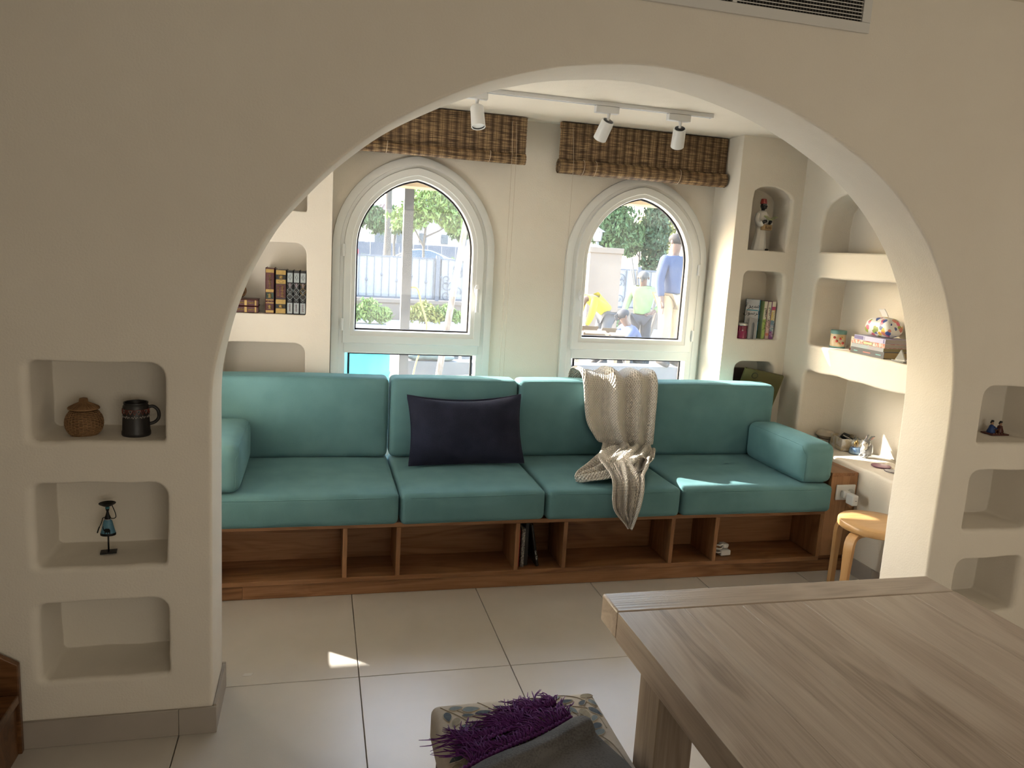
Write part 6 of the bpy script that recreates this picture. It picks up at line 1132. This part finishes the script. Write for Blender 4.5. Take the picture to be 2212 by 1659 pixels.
def person(label, loc, rz, J, shirt, trousers, cap, shoe):
    r = empty('person', loc, rz, label=label, cat='person', group=None)
    V = {k: v for k, v in J.items() if k != 'face'}; Eg = [('pelvis', 'spine'), ('spine', 'chest'), ('chest', 'neck'), ('neck', 'jaw'), ('jaw', 'crown')]
    for s in 'LR': Eg += [('chest', s + 'sh'), (s + 'sh', s + 'el'), (s + 'el', s + 'wr'), (s + 'wr', s + 'hd'), ('pelvis', s + 'hip'), (s + 'hip', s + 'kn'), (s + 'kn', s + 'an'), (s + 'an', s + 'to')]
    for s in 'LR':                                             # five fingers per hand
        w, h = Vector(V[s + 'wr'][:3]), Vector(V[s + 'hd'][:3]); d = (h - w).normalized(); sd = d.orthogonal().normalized()
        for k, (off, ln) in enumerate(((-0.030, 0.060), (-0.012, 0.072), (0.008, 0.068), (0.026, 0.054))):
            a = h + sd * off + d * 0.03; b = a + d * ln + d.cross(sd) * 0.012; V['%sf%da' % (s, k)] = (*a, 0.010); V['%sf%db' % (s, k)] = (*b, 0.007); Eg += [(s + 'hd', '%sf%da' % (s, k)), ('%sf%da' % (s, k), '%sf%db' % (s, k))]
        a = w + d * 0.04 + sd * 0.04; b = a + d * 0.045 + sd * 0.012; V[s + 'ta'] = (*a, 0.011); V[s + 'tb'] = (*b, 0.008); Eg += [(s + 'wr', s + 'ta'), (s + 'ta', s + 'tb')]
    for k in ('pelvis', 'spine', 'chest'): V[k] = (*V[k][:3], tuple(q * 0.72 for q in V[k][3]))
    for s in 'LR': V[s + 'sh'] = (*V[s + 'sh'][:3], 0.045)
    skin_mesh('body', V, Eg, 'pelvis', SKINC, r)
    g = lambda k, e: (*J[k][:3], tuple(x + e for x in J[k][3]) if isinstance(J[k][3], tuple) else J[k][3] + e)
    S = {k: g(k, 0.022) for k in ('pelvis', 'spine', 'chest')}; S['neck'] = (*Vector(J['chest'][:3]).lerp(Vector(J['neck'][:3]), 0.72), 0.085)
    Es = [('pelvis', 'spine'), ('spine', 'chest'), ('chest', 'neck')]
    for s in 'LR':
        for k in ('sh', 'el', 'wr'): S[s + k] = g(s + k, 0.018)
        S[s + 'wr'] = (*Vector(J[s + 'el'][:3]).lerp(Vector(J[s + 'wr'][:3]), 0.88), 0.05); Es += [('chest', s + 'sh'), (s + 'sh', s + 'el'), (s + 'el', s + 'wr')]
    skin_mesh('shirt', S, Es, 'spine', shirt, r)
    T = {'pelvis': g('pelvis', 0.016)}; Et = []
    for s in 'LR':
        for k in ('hip', 'kn'): T[s + k] = g(s + k, 0.02)
        T[s + 'an'] = (*Vector(J[s + 'kn'][:3]).lerp(Vector(J[s + 'an'][:3]), 0.92), 0.075); Et += [('pelvis', s + 'hip'), (s + 'hip', s + 'kn'), (s + 'kn', s + 'an')]
        a, t = Vector(J[s + 'an'][:3]), Vector(J[s + 'to'][:3]); MB().tube([tuple(a + Vector((0, 0, -0.01))), tuple(a.lerp(t, 0.5)), tuple(t)], [0.055, 0.055, 0.04], 8).build('shoe', shoe, r, smooth=180)
    skin_mesh('trousers', T, Et, 'pelvis', trousers, r)
    n, c = Vector(J['jaw'][:3]), Vector(J['crown'][:3]); u = (c - n).normalized(); f = Vector(J['face']).normalized() if 'face' in J else Vector((0, -1, 0)); sd = u.cross(f).normalized(); m = n.lerp(c, 0.55)
    h = MB(); q = n.lerp(c, 0.86); h.ball((0, 0, 0), (0.098, 0.106, 0.075), 16, 10); h.v = [tuple(q + sd * x + f * y + u * z) for x, y, z in h.v]; hb = h.build('cap' if cap else 'hair', cap or M('dark_hair', (0.02, 0.015, 0.012), 0.8), r, smooth=180)
    if cap: MB().tube([tuple(q + f * 0.07 - u * 0.02), tuple(q + f * 0.15 - u * 0.03)], [0.06, 0.05], 10, flat=0.2).build('cap_peak', cap, hb, smooth=180)
    nb = MB().ball(tuple(m + f * 0.098 - u * 0.01), 0.016, 8, 6).build('nose', SKINC, r, smooth=180)
    for k in (-1, 1): MB().ball(tuple(m + f * 0.088 + sd * 0.034 * k + u * 0.022), 0.011, 8, 6).build('eye', DARKG, r, smooth=180); MB().ball(tuple(m + sd * 0.094 * k), (0.014, 0.02, 0.028), 8, 6).build('ear', SKINC, r, smooth=180)
    return r
person.__doc__ = 'figure'
def joints(**kw):
    J = dict(pelvis=(0, 0, 0.93, (0.145, 0.11)), spine=(0, 0, 1.10, (0.135, 0.10)), chest=(0, 0, 1.29, (0.155, 0.11)), neck=(0, 0, 1.44, 0.055), jaw=(0, -0.015, 1.52, 0.075), crown=(0, -0.01, 1.64, 0.085))
    for s, k in (('L', 1), ('R', -1)):
        J[s + 'sh'] = (0.19 * k, 0, 1.37, 0.062); J[s + 'el'] = (0.25 * k, 0.02, 1.09, 0.046); J[s + 'wr'] = (0.24 * k, -0.04, 0.85, 0.032); J[s + 'hd'] = (0.24 * k, -0.06, 0.78, (0.036, 0.02))
        J[s + 'hip'] = (0.095 * k, 0, 0.86, 0.09); J[s + 'kn'] = (0.105 * k, -0.02, 0.48, 0.062); J[s + 'an'] = (0.11 * k, 0.02, 0.09, 0.042); J[s + 'to'] = (0.12 * k, -0.14, 0.035, 0.035)
    J.update(kw); return J
GRNS = M('green_work_shirt', (0.24, 0.34, 0.13), 0.9, var=(5, (0.32, 0.40, 0.20), 0.15)); DKP = M('dark_trousers', (0.05, 0.05, 0.055), 0.9); YEL = M('yellow_shirt', (0.60, 0.53, 0.02), 0.8); GREYP = M('grey_trousers', (0.10, 0.105, 0.12), 0.9); NVS = M('navy_shirt', (0.05, 0.075, 0.15), 0.9); KHA = M('khaki_trousers', (0.46, 0.36, 0.22), 0.9); BLS = M('blue_shirt', (0.07, 0.10, 0.20), 0.9); DCAP = M('dark_cap', (0.03, 0.03, 0.035), 0.8); BOOT = M('work_boot', (0.05, 0.04, 0.035), 0.7); OLCAP = M('olive_cap', (0.10, 0.09, 0.08), 0.8)
person('man in green shirt and dark cap standing with hand on hip outside', (5.52, 12.55, GZ), -0.35, joints(Lel=(0.36, 0.08, 1.12, 0.046), Lwr=(0.20, -0.08, 0.99, 0.032), Lhd=(0.14, -0.10, 0.96, (0.036, 0.02)), Rel=(-0.27, 0.0, 1.10, 0.046), Rwr=(-0.33, -0.08, 0.88, 0.032), Rhd=(-0.35, -0.11, 0.81, (0.036, 0.02)), jaw=(-0.02, -0.05, 1.51, 0.075), crown=(-0.02, -0.07, 1.63, 0.085), face=(-0.3, -1, -0.35)), GRNS, DKP, OLCAP, BOOT)
def bend(k): return dict(pelvis=(0.05, 0, 0.93, (0.13, 0.12)), spine=(-0.10, 0, 1.10, (0.12, 0.12)), chest=(-0.27, 0, 1.20, (0.13, 0.13)), neck=(-0.42, 0, 1.16, 0.055), jaw=(-0.47, 0, 1.10, 0.075), crown=(-0.56, 0, 1.04, 0.085), Lsh=(-0.33, 0.18, 1.17, 0.06), Lel=(-0.38, 0.20, 0.90, 0.046), Lwr=(-0.44, 0.12, 0.68, 0.032), Lhd=(-0.46, 0.10, 0.61, (0.036, 0.02)), Rsh=(-0.33, -0.18, 1.17, 0.06), Rel=(-0.40, -0.20, 0.90, 0.046), Rwr=(-0.47, -0.14, 0.68, 0.032), Rhd=(-0.49, -0.12, 0.61, (0.036, 0.02)), Lhip=(0.05, 0.095, 0.86, 0.09), Lkn=(-0.04, 0.11, 0.48, 0.062), Lan=(0.06, 0.11, 0.09, 0.042), Lto=(-0.10, 0.12, 0.035, 0.035), Rhip=(0.05, -0.095, 0.86, 0.09), Rkn=(-0.06, -0.12, 0.48, 0.062), Ran=(0.02, -0.13, 0.09, 0.042), Rto=(-0.14, -0.14, 0.035, 0.035), face=(-0.6, 0, -1))
person('man in yellow shirt and black cap bending over beside the pillar outside', (4.88, 12.7, GZ), 0.25, joints(**bend(0)), YEL, GREYP, DCAP, BOOT)
person('man in blue shirt and dark cap crouching by the boxes outside', (5.0, 11.62, GZ), 0.15, joints(pelvis=(0.12, 0, 0.34, (0.14, 0.13)), spine=(0.06, 0, 0.50, (0.13, 0.13)), chest=(-0.06, 0, 0.70, (0.14, 0.14)), neck=(-0.15, 0, 0.84, 0.055), jaw=(-0.20, 0, 0.90, 0.075), crown=(-0.23, 0, 1.02, 0.085), Lsh=(-0.10, 0.19, 0.76, 0.06), Lel=(-0.28, 0.22, 0.58, 0.046), Lwr=(-0.48, 0.14, 0.60, 0.032), Lhd=(-0.55, 0.12, 0.61, (0.036, 0.02)), Rsh=(-0.10, -0.19, 0.76, 0.06), Rel=(-0.28, -0.22, 0.56, 0.046), Rwr=(-0.46, -0.14, 0.56, 0.032), Rhd=(-0.53, -0.12, 0.57, (0.036, 0.02)), Lhip=(0.10, 0.10, 0.32, 0.09), Lkn=(-0.27, 0.16, 0.44, 0.062), Lan=(-0.08, 0.15, 0.09, 0.042), Lto=(-0.24, 0.17, 0.035, 0.035), Rhip=(0.10, -0.10, 0.32, 0.09), Rkn=(-0.27, -0.16, 0.42, 0.062), Ran=(-0.06, -0.15, 0.09, 0.042), Rto=(-0.22, -0.17, 0.035, 0.035), face=(-1, 0, -0.3)), BLS, DKP, DCAP, BOOT)
person('man in navy shirt and khaki trousers at the right edge of the right window', (4.40, 9.13, 0.311), 0.5, joints(), NVS, KHA, None, BOOT)
# packing table with cartons
wt = empty('packing_table', (4.10, 10.85, GZ), label='low timber packing table outside under the boxes', cat='table'); MB().box(-0.45, 0.45, -0.3, 0.3, 0.62, 0.65).build('top', CAN, wt)
for x in (-0.4, 0.4):
    for y in (-0.25, 0.25): MB().box(x - 0.03, x + 0.03, y - 0.03, y + 0.03, 0, 0.62).build('leg', CAN, wt)
CBX = M('cardboard', (0.22, 0.155, 0.09), 0.9); 
for lb, x, w, h in (('open cardboard carton on the packing table outside', 3.95, 0.34, 0.13), ('smaller cardboard carton behind the open one', 4.30, 0.24, 0.11)):
    q = empty('cardboard_carton', (x, 10.75, GZ + 0.65), label=lb, cat='box'); MB().box(-w / 2, w / 2, -0.14, 0.14, 0, h).build('box', CBX, q); MB().cbox((0, -0.19, h + 0.015), (w, 0.11, 0.004), Euler((0.35, 0, 0)).to_matrix()).build('flap', CBX, q); MB().cbox((0, 0.18, h + 0.03), (w, 0.11, 0.004), Euler((-0.8, 0, 0)).to_matrix()).build('flap', CBX, q)
pp = MB()
for i in range(5): pp.ball((-0.20 + i * 0.11, 0.03 * (i % 2), 0.05 + 0.02 * (i % 3)), (0.13, 0.11, 0.055), 10, 7)
tag(pp.build('pink_packing', M('pink_foam', (0.40, 0.28, 0.28), 0.9, var=(15, (0.45, 0.37, 0.36), 0.3)), None, loc=(4.33, 11.10, GZ + 0.662), remesh=0.02), 'crumpled pink packing foam heaped on the packing table', 'packing')
